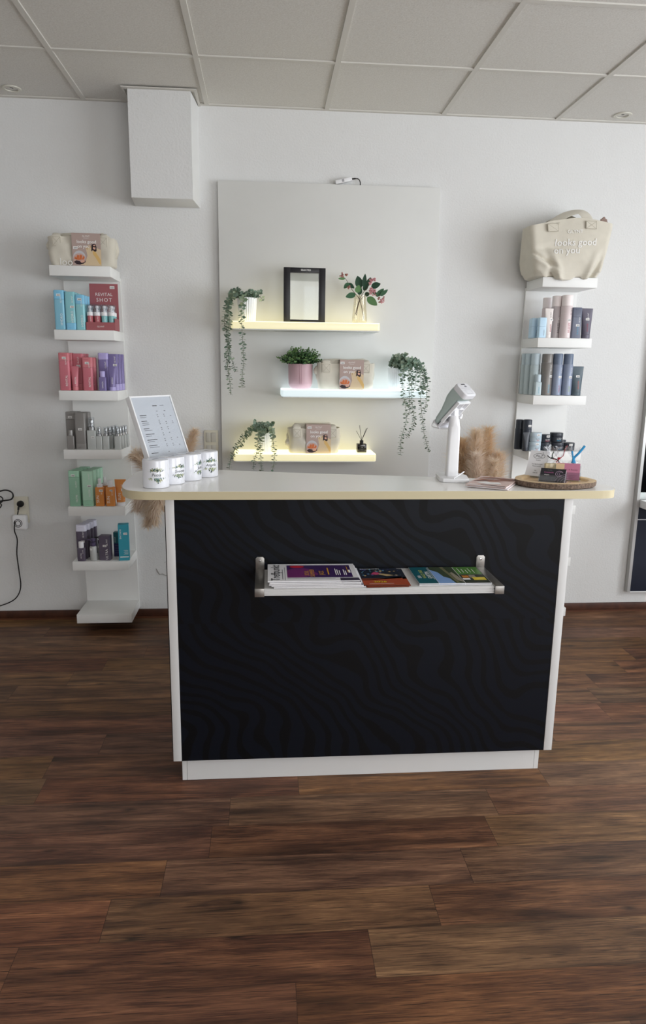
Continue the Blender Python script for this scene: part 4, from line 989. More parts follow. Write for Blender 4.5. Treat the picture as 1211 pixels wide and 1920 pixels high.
for k in range(len(TP) - 1):
    for q in range(6): TQ.append([TP[k][j] + (TP[k + 1][j] - TP[k][j]) * q / 6 for j in range(5)])
TQ.append(TP[-1])
for z, l, r, f, bk in TQ:
    P = resample(rr(r - l, bk - f, .03 if z > .03 else .045, 8), 240); ring = []
    for x, y in P:
        X = x + (l + r) / 2; Y = y + (f + bk) / 2
        if y < 0: Y += crease(X, z) * min(1, -y / ((bk - f) / 2))
        if y < 0 and z < .06: Z_ = -.020 * math.exp(-((X + .01) / .12) ** 2) * (1 - z / .06) * max(0, min(1, (-.099 - Y) / .006))
        else: Z_ = 0
        k = max(0, (z - .15) / .125); zl = z + Z_; ring.append((X, Y, zl + k * (.030 * math.exp(-((X - .05) / .16) ** 2) - .020 * (1 if X < -.1 else 0) * min(1, (-.1 - X) / .14))))
    rings.append(ring)
top = rings[-1]
rings.append([(x * .985, y * .9, z - .002) for x, y, z in top]); rings.append([(x * .95, y * .7, z - .05) for x, y, z in top])
b = MB(); b.loft(CANV, rings); LETT = mat('print_soft_white', '#eceae6', .7)
def tf(dx, dz, rot=0):
    c_, s_ = math.cos(rot), math.sin(rot)
    def g(x, y):
        X, Z = dx + x * c_ - y * s_, dz + x * s_ + y * c_; return V((X, tote_front(X, Z - .03 * max(0, (Z - .15) / .125)) - .0022, Z))
    return g
b.text(LETT, 'GLYNT', .026, tf(.020, .232, .03), bold=.0004); b.text(LETT, 'looks good', .050, tf(.022, .176, .04), italic=.12, bold=.0007); b.text(LETT, 'on you', .050, tf(-.030, .133, .04), italic=.12, bold=.0007)
b.build('bag_body', tt, sharp=70)
for xc, zc, an in ((-.100, .250, .05), (.105, .268, -.03)):
    q = MB(); F = tf(xc, zc, an)
    P = [F(u, v) + V((0, -.0012, 0)) for u, v in ((-.029, -.020), (.029, -.020), (.029, .020), (-.029, .020))]; P2 = [p + V((0, -.004, 0)) for p in P]
    q.loft(CANV, [P2, P])
    for i, j in ((0, 1), (1, 2), (2, 3), (3, 0), (0, 2), (1, 3)): q.tube(CANV2, [P2[i] * .96 + (P2[0] + P2[2]) * .02, P2[j] * .96 + (P2[0] + P2[2]) * .02], .0006, 4)
    q.build('handle_patch', tt)
q = MB(); q.tube(CANV, smooth_path([(-.100, -.060, .258), (-.090, -.045, .278), (-.06, -.02, .298), (-.01, .0, .328), (.04, .01, .346), (.075, .0, .346), (.092, -.02, .328), (.10, -.04, .300), (.105, -.058, .272)], 6), .034, 14, flat=(1.0, .10)); q.build('handle', tt, sharp=60)
q = MB(); q.tube(CANV, smooth_path([(-.15, .045, .245), (-.12, .03, .275), (-.06, .05, .305), (.02, .05, .325), (.10, .045, .290)], 6), .028, 14, flat=(.9, .12)); q.build('handle', tt, sharp=60)
q = MB(); BRN = mat('brown_felt', '#8f7a70', .8)
for an, L in ((.25, .040), (.75, .036), (1.25, .034), (-.15, .03)):
    M_ = Matrix.Translation((.180, -.040, .280)) @ Matrix.Rotation(an, 4, 'Y'); q.lathe(BRN, [(0, 0), (.006, .006), (.011, L * .6), (.007, L * .9), (0, L)], 12, sy=.35, M=M_)
q.build('felt_bow', tt)
q = MB(); q.tube(mat('tissue_white', '#efedec', .8), smooth_path([(-.15, -.03, .245), (-.12, -.035, .276), (-.08, -.03, .262), (-.05, -.03, .274), (-.02, -.03, .27)], 5), [.012] * 21, 8, flat=(1.3, .5)); q.build('tissue_paper', tt)

# ------------------------------------------------------------------ plants
LF = [mat('eucalyptus_a', '#86998a', .6, spec=.3), mat('eucalyptus_b', '#6f8673', .6, spec=.3), mat('eucalyptus_c', '#9aa893', .6, spec=.3)]
STEM = mat('stem_green', '#66735a', .7); SOIL = mat('dark_soil', '#2d2a24', .9)
def leaf(b, m, p, d, up, L, W, n=5, cup=.18):
    """leaf from its stalk end p along d; up = face normal"""
    d = d.normalized(); s = d.cross(up)
    s = s.normalized() if s.length > 1e-5 else V((1, 0, 0)); u = s.cross(d).normalized(); A = [p]; Bq = []; mid = []
    for k in range(1, n):
        q = k / n; w = W / 2 * math.sin(PI * q ** .8) ** .75
        A.append(p + d * (L * q) + s * w + u * (w * cup)); Bq.append(p + d * (L * q) - s * w + u * (w * cup)); mid.append(p + d * (L * q) - u * (L * .10 * math.sin(PI * q) * 0))
    tip = p + d * L; vs = A + [tip] + Bq[::-1] + mid; nA = len(A); fs = []
    nv = len(vs); m0 = nA + 1 + len(Bq)
    L_ = A[1:] ; 
    fs.append([0, m0, 1]); fs.append([0, nA + len(Bq), m0])
    for k in range(n - 2):
        fs.append([1 + k, m0 + k, m0 + k + 1, 2 + k]); fs.append([nA + len(Bq) - k, nA + len(Bq) - k - 1, m0 + k + 1, m0 + k])
    fs.append([n - 1, m0 + n - 2, nA]); fs.append([nA, m0 + n - 2, nA + 1])
    b.add(vs, fs, m)
def vine_mb(pts, R, r=.0118, step=.0112, taper=.75, dens=1.0):
    b = MB(); P = smooth_path(pts, 8); b.tube(STEM, P, .0011, 5)
    acc = 0; tot = sum((P[k + 1] - P[k]).length for k in range(len(P) - 1)); run = 0; k2 = 0
    for k in range(len(P) - 1):
        seg = P[k + 1] - P[k]; acc += seg.length; run += seg.length
        while acc > step:
            acc -= step; k2 += 1; t = seg.normalized(); p = P[k + 1] - t * acc
            a = R.random() * 6.28 if k2 % 2 else a + PI / 2 if k2 > 1 else 0
            x = t.orthogonal().normalized(); y = t.cross(x); sc = (1 - (1 - taper) * run / tot) * R.uniform(.75, 1.15)
            for s in (0, PI):
                if R.random() > dens: continue
                dd = x * math.cos(a + s) + y * math.sin(a + s) + t * R.uniform(-.1, .45)
                L = r * 1.9 * sc; leaf(b, R.choice(LF), p + dd.normalized() * .002, dd, t + V((R.uniform(-.6, .6), R.uniform(-.9, .2), R.uniform(-.4, .4))), L, L * R.uniform(.75, 1.0), 4)
    return b
def pot_plant(label, loc, rt, rb, h, vines, crown_n, R, crown_r=.05, lean=(0, 0, 0)):
    t = thing('hanging_plant', label, 'plant', loc, 0, 'artificial eucalyptus plants in white pots')
    b = MB(); b.lathe(WHITE_P, [(0, 0), (rb * .96, 0), (rb, .002), (rt, h - .001), (rt, h), (rt - .003, h), (rt - .004, h - .012)], 120, flute=.034, fn=24, cap=False); b.build('pot', t, sharp=60)
    b = MB(); b.lathe(SOIL, [(0, h - .010), (rt - .0045, h - .0105)], 24); b.build('soil', t)
    o = V(loc)
    for pts in vines:
        vine_mb([V(p) - o for p in pts], R).build('vine', t, sharp=80)
    b = MB()
    for k in range(crown_n):
        a = R.random() * 6.28; rad = R.random() ** .5 * rt * .8; p0 = V((rad * math.cos(a), rad * math.sin(a), h - .006))
        el = R.uniform(.35, 1.3); L = crown_r * R.uniform(.5, 1.0); d = (V((math.cos(a) * math.cos(el), math.sin(a) * math.cos(el), math.sin(el))) + V(lean)).normalized()
        p1 = p0 + d * L * .6; p2 = p0 + d * L + V((d.x, d.y, -.2)) * L * .25; P = smooth_path([p0, p1, p2], 4); b.tube(STEM, P, .001, 4)
        for q in range(2, len(P)):
            for s in (0, 1):
                dd = V((R.uniform(-1, 1), R.uniform(-1, 1), R.uniform(-.3, .8))); LL = R.uniform(.014, .021); leaf(b, R.choice(LF), P[q], dd, V((R.uniform(-.5, .5), -1, R.uniform(0, 1))), LL, LL * .9, 4)
    b.build('foliage', t, sharp=80)
    return t
WHITE_P = mat('white_glazed_pot', '#eef0f2', .3)
R = random.Random(11)
H = lambda x, z, y=-.272: (x, y, z)
pA = (-.099, -.160, ZL[0] + .0006)
zt = ZL[0] + .118
A_ = [[(-.115, -.17, zt), (-.150, -.23, zt + .03), H(-.182, 1.80), H(-.196, 1.72), H(-.203, 1.656), H(-.197, 1.55), H(-.2, 1.467), H(-.19, 1.40), H(-.188, 1.329)],
      [(-.12, -.15, zt), (-.165, -.2, zt + .02), H(-.19, 1.79, -.26), H(-.188, 1.70, -.26), H(-.196, 1.62, -.262), H(-.185, 1.54, -.262), H(-.176, 1.50, -.262), H(-.157, 1.448, -.262)],
      [(-.118, -.18, zt), (-.16, -.22, zt + .035), H(-.20, 1.78, -.28), H(-.213, 1.69, -.28), H(-.192, 1.60, -.28), H(-.205, 1.52, -.28), H(-.194, 1.43, -.28)],
      [(-.095, -.20, zt), (-.11, -.235, zt + .015), H(-.123, 1.77), H(-.125, 1.70), H(-.121, 1.604), H(-.116, 1.50), H(-.124, 1.44), H(-.127, 1.363)],
      [(-.08, -.15, zt), (-.055, -.16, zt + .028), (-.03, -.16, zt + .010), (-.012, -.16, zt - .006)]]
pot_plant('trailing eucalyptus in a white pot at the left end of the top glowing shelf', pA, .051, .043, .121, A_, 26, R, .050, (-.35, 0, .1))
pC = (.713, -.150, ZL[1] + .0006); zt = ZL[1] + .115
C_ = [[(.72, -.17, zt), (.74, -.235, zt + .022), H(.727, 1.43), H(.735, 1.352), H(.752, 1.26), H(.757, 1.20), H(.732, 1.10), H(.73, 1.012)],
      [(.73, -.16, zt), (.765, -.235, zt + .035), H(.776, 1.42), H(.78, 1.33), H(.792, 1.25), H(.801, 1.196), H(.785, 1.15), H(.760, 1.105)],
      [(.73, -.15, zt), (.79, -.225, zt + .04), H(.823, 1.45), H(.827, 1.367), H(.835, 1.28), H(.847, 1.196), H(.86, 1.12), H(.890, 1.028)],
      [(.73, -.14, zt), (.82, -.215, zt + .02), H(.862, 1.42), H(.862, 1.36), H(.86, 1.28), H(.85, 1.25)],
      [(.72, -.16, zt), (.755, -.24, zt + .04), H(.762, 1.46), H(.765, 1.40), H(.77, 1.31), H(.776, 1.24)],
      [(.73, -.15, zt), (.80, -.23, zt + .03), H(.80, 1.46), H(.80, 1.42), H(.795, 1.36)],
      [(.72, -.13, zt), (.76, -.19, zt + .05), H(.80, 1.49, -.25), H(.838, 1.46, -.25), H(.846, 1.40, -.255), H(.835, 1.34, -.262)],
      [(.73, -.13, zt), (.79, -.16, zt + .045), H(.835, 1.50, -.22), H(.852, 1.46, -.24), H(.846, 1.39, -.262)]]
pot_plant('bushy trailing eucalyptus in a white pot at the right end of the cool white shelf', pC, .043, .036, .118, C_, 44, R, .095, (.95, -.2, .30))
pD = (-.008, -.150, ZL[2] + .0006); zt = ZL[2] + .112
D_ = [[(-.02, -.17, zt), (-.06, -.22, zt + .03), H(-.105, 1.127, -.25), H(-.135, 1.09, -.26), H(-.16, 1.055, -.268), H(-.186, 1.004), H(-.196, .96), H(-.199, .931)],
      [(-.02, -.16, zt), (-.06, -.20, zt + .02), H(-.095, 1.125, -.23), H(-.13, 1.075, -.25), H(-.155, 1.04, -.265), H(-.19, .985, -.27)],
      [(-.015, -.19, zt), (-.035, -.24, zt + .01), H(-.045, 1.09), H(-.049, 1.033), H(-.067, .975), H(-.067, .926)],
      [(-.01, -.19, zt), (-.02, -.235, zt + .01), H(-.028, 1.09), H(-.032, 1.033), H(-.028, .97), H(-.027, .926)],
      [(.01, -.18, zt), (.028, -.225, zt + .02), H(.035, 1.10), H(.042, 1.03), H(.042, .975), H(.034, .926)]]
pot_plant('trailing eucalyptus in a white pot at the left end of the lowest glowing shelf', pD, .041, .034, .116, D_, 24, R, .060, (-.15, 0, .5))
# pink pot with a dense little bush
pp = thing('potted_bush', 'dense dark green bush in a pink pot on the cool white glowing shelf', 'plant', (.187, -.150, ZL[1] + .0006))
PINK = mat('pink_glaze', '#c4a1a8', .45, var=.02, vscale=20)
b = MB(); prof = [(0, 0), (.042, 0), (.052, .004), (.060, .014), (.0645, .03), (.066, .06), (.0665, .131), (.0655, .1335), (.0635, .1335), (.062, .12)]
b.lathe(PINK, prof, 48, cap=False)
for x in (-.006, .003): b.tube(mat('pink_groove', '#b98f99', .5), [(x, -math.sqrt(.0665 ** 2 - x * x) - .0002, .025 + .0), (x, -math.sqrt(.0668 ** 2 - x * x) - .0002, .128)], .0009, 5)
b.build('pot', pp); b = MB(); b.lathe(SOIL, [(0, .120), (.0625, .1195)], 24); b.build('soil', pp)
BG = [mat('bush_dark', '#2c4a30', .5, spec=.3), mat('bush_mid', '#466b42', .5, spec=.3), mat('bush_light', '#6b8b56', .55, spec=.3)]
b = MB(); R = random.Random(5)
for k in range(150):
    a = R.random() * 6.28; el = math.asin(R.uniform(.0, 1)); p0 = V((math.cos(a) * .04 * R.random(), math.sin(a) * .04 * R.random(), .122))
    d = V((math.cos(a) * math.cos(el), math.sin(a) * math.cos(el), math.sin(el) * .95 + .12)); L = .088 * R.uniform(.6, 1.08) * (1.12 if el < .5 else 1)
    P = smooth_path([p0, p0 + d * L * .55 + V((0, 0, .008)), p0 + d * L + V((0, 0, .004))], 5); b.tube(STEM, P, .0008, 4)
    for q in range(3, len(P)):
        for s in range(3):
            dd = V((R.uniform(-1, 1), R.uniform(-1, 1), R.uniform(-.4, 1))); g = BG[min(2, int((q / len(P)) * 2.2 + R.random() * .8))] ; LL = R.uniform(.009, .014)
            leaf(b, g, P[q], dd, V((R.uniform(-1, 1), R.uniform(-1, 1), 1)), LL, LL * .75, 3)
b.build('foliage', pp, sharp=80)

# vase with flowering branches
vs_ = (.502, -.170, ZL[0] + .0006)
GLS = mat('amber_glass', '#efe2bd', .05, trans=1.0, ior=1.2)
va = thing('flower_vase', 'ribbed clear amber glass vase on the top glowing shelf', 'vase', vs_)
b = MB(); b.lathe(film('amber_clear', '#fefcf6', .02, .08), [(.0005, .002), (.033, 0), (.0385, .004), (.0405, .014), (.040, .03), (.036, .075), (.0325, .115), (.0325, .142), (.0335, .146), (.0325, .1465), (.031, .142), (.031, .115), (.0345, .075), (.0385, .03), (.038, .016), (.034, .010), (.0005, .009)], 60, flute=.012, fn=20); b.build('vase_glass', va, sharp=60)
br = thing('flower_branches', 'pink flowering branches with dark green leaves in the amber glass vase', 'flowers', (vs_[0], vs_[1], ZL[0] + .012))
WD = mat('twig_brown', '#4f4034', .7); LD = [mat('leaf_deep', '#31503f', .45, spec=.35), mat('leaf_mid', '#41664a', .45, spec=.35), mat('leaf_light', '#5c8053', .5, spec=.3)]
FL = [mat('blossom_pink', '#c98a92', .7), mat('blossom_dusky', '#a8766f', .7), mat('blossom_pale', '#d9a9ab', .7)]
R = random.Random(3); s_ = .00287 / 10.09
W_ = lambda u, v, y=0.0: V(((u - 550) * s_, y, (1034 - v) * s_ - .0117))
for pts in ([(640, 955, .01), (545, 605, 0), (400, 430, -.005), (280, 240, .0), (190, 170, .005)], [(462, 868, -.012), (540, 600, .004), (630, 440, .012), (720, 330, .005), (765, 270, -.01)], [(490, 880, .012), (535, 640, -.006), (640, 520, -.015), (770, 470, -.03), (890, 560, -.02), (955, 600, -.01)], [(545, 605, .004), (540, 520, .012), (600, 300, .02), (630, 180, .02)]):
    b = MB(); P = smooth_path([W_(*p) for p in pts], 6); b.tube(WD, P, [.0019 - .0010 * k / len(P) for k in range(len(P))], 6); b.build('branch', br)
LV = [((560, 385), (495, 165), 150, 0, .02), ((615, 375), (635, 128), 85, 0, .005), ((690, 335), (748, 185), 95, 0, .02), ((755, 365), (928, 305), 130, 0, .0), ((640, 500), (735, 485), 85, 0, .01), ((845, 535), (988, 392), 95, 1, -.01), ((915, 525), (1058, 412), 75, 1, -.02), ((668, 560), (858, 705), 140, 2, -.03), ((458, 505), (262, 565), 115, 1, -.02), ((335, 300), (233, 408), 85, 1, -.005), ((320, 300), (438, 395), 80, 0, .01), ((478, 485), (505, 345), 115, 2, -.03), ((530, 505), (565, 375), 95, 0, .012), ((262, 222), (126, 235), 55, 2, -.005), ((770, 400), (850, 520), 90, 1, .0), ((620, 420), (700, 300), 95, 0, .022)]
for (u0, v0), (u1, v1), w, c, y in LV:
    b = MB(); p0, p1 = W_(u0, v0, y), W_(u1, v1, y - .012); leaf(b, LD[c], p0, p1 - p0, V((R.uniform(-.4, .4), -1, R.uniform(-.2, .5))), (p1 - p0).length, w * s_, 8, .12); b.build('leaf', br, sharp=80)
for u, v, r, c, nn in ((190, 165, 42, 1, 12), (272, 170, 20, 1, 5), (320, 392, 34, 1, 7), (770, 265, 62, 0, 22), (720, 300, 30, 0, 8), (772, 470, 66, 0, 26), (745, 395, 26, 0, 7), (892, 572, 20, 1, 5), (975, 560, 22, 1, 5), (955, 615, 44, 0, 11), (915, 640, 14, 1, 3)):
    b = MB()
    for k in range(nn):
        p = W_(u + r * R.uniform(-.8, .8), v + r * R.uniform(-.8, .8), -.022 + R.uniform(-.01, .01))
        M_ = Matrix.Translation(p) @ Matrix.Rotation(R.random() * 6, 4, 'X') @ Matrix.Rotation(R.random() * 6, 4, 'Z')
        for q in range(5):
            bm = bmesh.new(); bmesh.ops.create_icosphere(bm, subdivisions=1, radius=.0026)
            b.bm(bm, FL[c] if R.random() < .7 else FL[2 - c], M_ @ Matrix.Translation((.0028 * math.cos(q * 1.257), .0028 * math.sin(q * 1.257), 0)))
    b.build('blossom', br, sharp=80)

# black box frame on the top shelf
pf = thing('picture_frame', 'black see-through box frame with small lettering along its top on the highest glowing shelf', 'picture frame', (.206, -.135, ZL[0] + .0006), .03)
FB = mat('black_wood', '#17161b', .38)
b = MB(); w, h, q = .222, .283, .034
b.box(FB, -w / 2, -w / 2 + q, -.017, .017, 0, h, bev=.001); b.box(FB, w / 2 - q, w / 2, -.017, .017, 0, h, bev=.001)
b.box(FB, -w / 2 + q, w / 2 - q, -.017, .017, 0, .0165, bev=.0005); b.box(FB, -w / 2 + q, w / 2 - q, -.017, .017, h - .025, h, bev=.0005)
b.text(PW, 'SELECTED', .0125, front(.006, -.0173, h - .0125), space=.95); b.build('frame', pf)
b = MB(); b.box(film('frame_glass', '#fbfdfd', .05, .02), -w / 2 + q, w / 2 - q, -.011, -.0095, .0166, h - .0251); b.build('glass_pane', pf)

# reed diffuser on the lowest shelf
rd = thing('reed_diffuser', 'small dark square reed diffuser with black sticks on the lowest glowing shelf', 'diffuser', (.532, -.150, ZL[2] + .0006))
b = MB(); b.box(film('smoked_glass', '#5b5048', .08, .03), -.026, .026, -.026, .026, 0, .047, bev=.003); b.build('bottle', rd)
b = MB(); b.box(mat('dark_oil', '#1b1310', .2), -.022, .022, -.022, .022, .004, .030, bev=.002); b.build('oil', rd)
b = MB(); b.rect(BLACKP, -.015, .015, .010, .036, front(0, -.0264, 0)); b.rect(INKG, -.008, .008, .016, .0172, front(0, -.0268, 0)); b.lathe(INKG, [(.0022, 0), (.003, .0002)], 12, M=Matrix.Translation((0, -.0268, .028)) @ Matrix.Rotation(PI / 2, 4, 'X')); b.build('bottle_label', rd)
b = MB(); b.lathe(BLACKP, [(.0105, .0472), (.0105, .064), (.009, .066), (.004, .066)], 20); b.build('collar', rd)
for dx, dy, L in ((-.030, .004, .118), (-.014, -.004, .150), (.026, .006, .132), (.031, -.004, .136)):
    b = MB(); b.tube(BLACKP, [(-dx * .1, 0, .058), (dx, dy, L)], .0013, 6); b.build('reed', rd)

# ------------------------------------------------------------------ pampas grass behind the desk
PM = [fluff('pampas_a', '#f1dfc6'), fluff('pampas_b', '#f4e6da'), fluff('pampas_c', '#ebd0ac'), fluff('pampas_d', '#f7ecdd')]
def plume(b, pts, rad, n, R, cols):
    P = smooth_path(pts, 8); b.tube(PM[2], P, .0016, 5)
    for k in range(n):
        q = R.random(); i = min(len(P) - 2, int(q * (len(P) - 1))); p = P[i].lerp(P[i + 1], q * (len(P) - 1) - i); t = (P[i + 1] - P[i]).normalized()
        env = math.sin(PI * min(1, .12 + q * .86)) ** .6; x = t.orthogonal().normalized(); a = R.random() * 6.28; o = Matrix.Rotation(a, 3, t) @ x
        L = rad * (R.uniform(.35, 1.0) if R.random() < .75 else R.uniform(1.0, 1.55)) * (.4 + .75 * env); d1 = (o * .7 + t * R.uniform(.4, 1.0) + V((0, 0, .1))).normalized(); d2 = (o * R.uniform(.3, 1.1) + t * .6 + V((R.uniform(-.5, .5), R.uniform(-.5, .5), -.3))).normalized()
        m1 = p + d1 * L * .55; m2 = m1 + d2 * L * .5; s = t.cross(o) * .00055 + V((R.uniform(-.0003, .0003), 0, R.uniform(-.0003, .0003)))
        c = R.choice(cols); b.add([p - s, p + s, m1 + s * 1.5, m2, m1 - s * 1.5], [[0, 1, 2, 4], [4, 2, 3]], c)
        for w in (-1, 1):
            z = m1.lerp(p, R.random() * .6); e = z + (d1 + s.normalized() * w * .8).normalized() * L * .28; b.add([z - s * .8, z + s * .8, e], [[0, 1, 2]], c)
def pampas(label, loc, tips, seed, vase_h=.5):
    R = random.Random(seed); t = thing('pampas_bouquet', label, 'dried grass', loc); o = V(loc)
    b = MB(); b.lathe(mat('floor_vase_grey', '#b9b5ae', .5), [(0, 0.0006), (.075, .0006), (.095, .05), (.10, .18), (.07, .38), (.045, vase_h - .03), (.05, vase_h), (.044, vase_h), (.04, vase_h - .03)], 32, cap=False); b.build('vase', t)
    for pts, rad, n, ci in tips:
        n = int(n * 4.6); rad *= 1.55
        b = MB(); P = [V(p) - o for p in pts]; plume(b, P, rad, n, R, [PM[k] for k in ci]); b.build('plume', t, sharp=180)
        b = MB(); b.tube(PM[2], smooth_path([(R.uniform(-.02, .02), R.uniform(-.02, .02), vase_h - .06), (P[0] * .4 + V((0, 0, vase_h * .62))), P[0]], 5), .0022, 5); b.build('stalk', t)
pampas('bouquet of pampas grass behind the desk to the right of the card terminal', (1.12, -.42, 0), [
    ([(1.06, -.42, .72), (1.045, -.42, .86), (1.035, -.42, 1.0), (1.03, -.42, 1.10)], .055, 750, (0, 2, 2)),
    ([(1.09, -.42, .72), (1.085, -.44, .88), (1.09, -.45, 1.02), (1.10, -.44, 1.15)], .058, 900, (0, 0, 1)),
    ([(1.14, -.40, .72), (1.16, -.38, .88), (1.175, -.37, 1.02), (1.185, -.36, 1.155)], .055, 900, (0, 2, 2)),
    ([(1.17, -.42, .66), (1.205, -.42, .80), (1.225, -.42, .93), (1.235, -.42, 1.03)], .052, 700, (0, 1, 2)),
    ([(1.09, -.50, .66), (1.085, -.53, .80), (1.075, -.56, .92), (1.07, -.57, 1.04)], .052, 800, (1, 3, 1)),
    ([(1.13, -.50, .66), (1.15, -.53, .80), (1.16, -.55, .90), (1.165, -.56, 1.01)], .050, 700, (1, 0, 3))], 21)
pampas('drooping bouquet of pampas grass behind the left end of the desk', (-.37, -.42, 0), [
    ([(-.52, -.42, .72), (-.57, -.43, .88), (-.62, -.44, .98), (-.665, -.45, 1.03)], .045, 700, (1, 3, 0)),
    ([(-.51, -.42, .74), (-.54, -.43, .90), (-.575, -.44, 1.0), (-.60, -.45, 1.05)], .045, 650, (1, 3, 1)),
    ([(-.48, -.42, .72), (-.44, -.42, .90), (-.40, -.41, 1.04), (-.365, -.40, 1.15)], .04, 650, (0, 1, 0)),
    ([(-.52, -.44, .80), (-.585, -.46, .87), (-.63, -.48, .83), (-.655, -.50, .76)], .042, 600, (1, 3, 1)),
    ([(-.50, -.44, .78), (-.55, -.48, .84), (-.585, -.50, .78), (-.60, -.52, .68)], .042, 600, (1, 3, 0)),
    ([(-.49, -.44, .78), (-.525, -.50, .84), (-.545, -.54, .80), (-.56, -.56, .70)], .04, 500, (1, 0, 3))], 22)

# ------------------------------------------------------------------ things on the worktop
CER = mat('white_ceramic', '#e9eaf0', .10, spec=.6, coat=.3)
def money_box(label, x, y, word, a0, seed):
    t = thing('money_box', label, 'money box', (x, y, CT + .0004), 0, 'ceramic money boxes on the worktop'); r = .0438; h = .094
    b = MB(); b.lathe(CER, [(r - .003, 0), (r - .0005, .001), (r, .004), (r, h - .005), (r - .0012, h - .0015), (r - .004, h), (.0006, h - .0004)], 64)
    R = random.Random(seed); LG = [mat('floral_green', '#7f9170', .5), mat('floral_olive', '#a5a878', .5), mat('floral_teal', '#5c7f7d', .5), mat('floral_dark', '#3c4a44', .5), mat('floral_pale', '#c7cbae', .5)]
    f = cyl(r + .00035, 0, a0)
    for side, zb in ((1, .0535), (-1, .0375)):
        for k in range(34):
            x0 = R.gauss(0, .0135); L = R.uniform(.006, .015) * (1.15 - abs(x0) / .04); an = PI / 2 * side + R.gauss(0, .55) - x0 * 22 * side; m = R.choice(LG)
            y0 = zb + side * R.uniform(0, .006); c, s = math.cos(an), math.sin(an); w = L * .17
            P = [(0, 0), (L * .4, w), (L * .75, w * .7), (L, 0), (L * .75, -w * .7), (L * .4, -w)]
            lv = k * .000004
            g = cyl(r + .0003 + lv, 0, a0); b.poly(m, [(x0 + p * c - q * s, y0 + p * s + q * c) for p, q in P], g)
        for k in range(3): cx, cy = R.gauss(0, .006), zb + side * R.uniform(.006, .02); b.poly(LG[3], disc(cx, cy, .0022, .0022, 8), cyl(r + .0005, 0, a0))
    b.text(INK, word, .0145, cyl(r + .0006, .0455, a0), italic=.25); b.build('jar_body', t)
    s = MB(); s.box(mat('slot_dark', '#55555a', .6), -.013, .013, -.0018, .0018, h - .0003, h + .0002, M=Matrix.Rotation(.9, 4, 'Z')); s.build('coin_slot', t)
    return t
money_box('white ceramic money box with floral print at the front left corner of the worktop', -.371, -.1683 * 10, 'Petra', .18, 1)
money_box('white ceramic money box with floral print, second from the left end of the worktop', -.328, -1.605, 'Simone', .85, 2)
money_box('white ceramic money box with floral print mostly turned away, third from the left', -.2765, -1.526, 'Jutta', 1.15, 3)
money_box('white ceramic money box with floral print, rearmost and furthest right of the four', -.2225, -1.444, 'Angela', .50, 4)
# price list in a slanted white frame
a, l, w, h = .912, .394, .202, .307
e = V((math.cos(a), math.sin(a), 0)); o = V((-.388, -1.583, CT + .0006)) + e * w / 2
pr = thing('price_list_stand', 'slanted white frame with a printed price list behind the money boxes', 'price list', o, a)
T_ = Matrix.Translation((0, 0, .009)) @ Matrix.Rotation(-l, 4, 'X')
b = MB()
for x0, x1, z0, z1 in ((-w / 2, -w / 2 + .006, 0, h), (w / 2 - .006, w / 2, 0, h), (-w / 2 + .006, w / 2 - .006, 0, .006), (-w / 2 + .006, w / 2 - .006, h - .006, h)): b.box(WPLAST, x0, x1, 0, .022, z0, z1, bev=.0012, M=T_)
b.build('frame', pr)
b = MB(); b.box(PAPER, -w / 2 + .0061, w / 2 - .0061, .004, .006, .0061, h - .0061, M=T_)
fp = lambda x, z: T_ @ V((x, .0036, z))
R = random.Random(8)
b.rect(INK, -.004, .018, h - .040, h - .0365, fp); b.rect(INKG, .032, .052, h - .039, h - .0372, fp)
z = h - .060
b.rect(INKG, .006, .014, z, z + .002, fp); b.rect(INKG, .044, .052, z, z + .002, fp); z -= .014
for blk in (2, 3, 2, 2, 2, 2, 0, 1, 0, 5, 2, 3):
    for q in range(blk):
        L = R.uniform(.025, .055); b.rect(INK if q == 0 else INKG, -.078, -.078 + L, z, z + (.0024 if q == 0 else .0017), fp)
        for cx in (.004, .036, .068)[:R.choice((1, 2, 3))]: b.rect(INK, cx, cx + .0055, z, z + .0019, fp)
        z -= .0068
    z -= .0075
b.build('price_sheet', pr)
b = MB(); b.box(CLEAR, -w / 2 + .0062, w / 2 - .0062, .0014, .0022, .0062, h - .0062, M=T_); b.build('clear_cover', pr)
b = MB(); b.box(WPLAST, -.05, .05, .118, .1205, 0, .135, M=Matrix.Rotation(.14, 4, 'X')); b.build('back_support', pr)

# card terminal on a white stand
ct = thing('card_terminal', 'grey green card payment terminal clipped to the white column stand', 'card terminal', (.683, -1.53, 1.30))
cs = thing('terminal_stand', 'white column stand with octagonal foot carrying the card terminal', 'stand', (.683, -1.53, CT + .0005))
b = MB(); b.prism(WPLAST, [(-.056, -.050), (-.046, -.066), (.026, -.082), (.046, -.076), (.062, .015), (.040, .085), (-.012, .098), (-.044, .060)], 0, .0145, bev=.002); b.build('foot', cs)
b = MB(); b.loft(WPLAST, [[(x, y, .0147) for x, y in rr(.044, .036, .008)], [(x + .001, y, .15) for x, y in rr(.042, .034, .008)], [(x + .0015, y, .195) for x, y in rr(.040, .034, .010)], [(x + .001, y, .2) for x, y in rr(.040, .038, .016)], [(x, y, .228) for x, y in rr(.036, .036, .016)], [(x, y, .236) for x, y in rr(.026, .028, .012)]]); b.build('column', cs)
b = MB(); b.tube(WPLAST, [(-.012, -.078, .016), (.030, -.050, .034), (.034, -.046, .036)], .0025, 8); b.build('tie_wrap', cs)
ax = V((.47, -.49, .735)).normalized(); wx = V((-.722, -.692, 0)).normalized(); nx_ = wx.cross(ax).normalized()
TM = Matrix(((wx.x, ax.x, nx_.x, 0), (wx.y, ax.y, nx_.y, 0), (wx.z, ax.z, nx_.z, 0), (0, 0, 0, 1)))
PC = Matrix.Translation((.006, .003, .247)) @ TM            # plate centre in the stand's frame
b = MB()
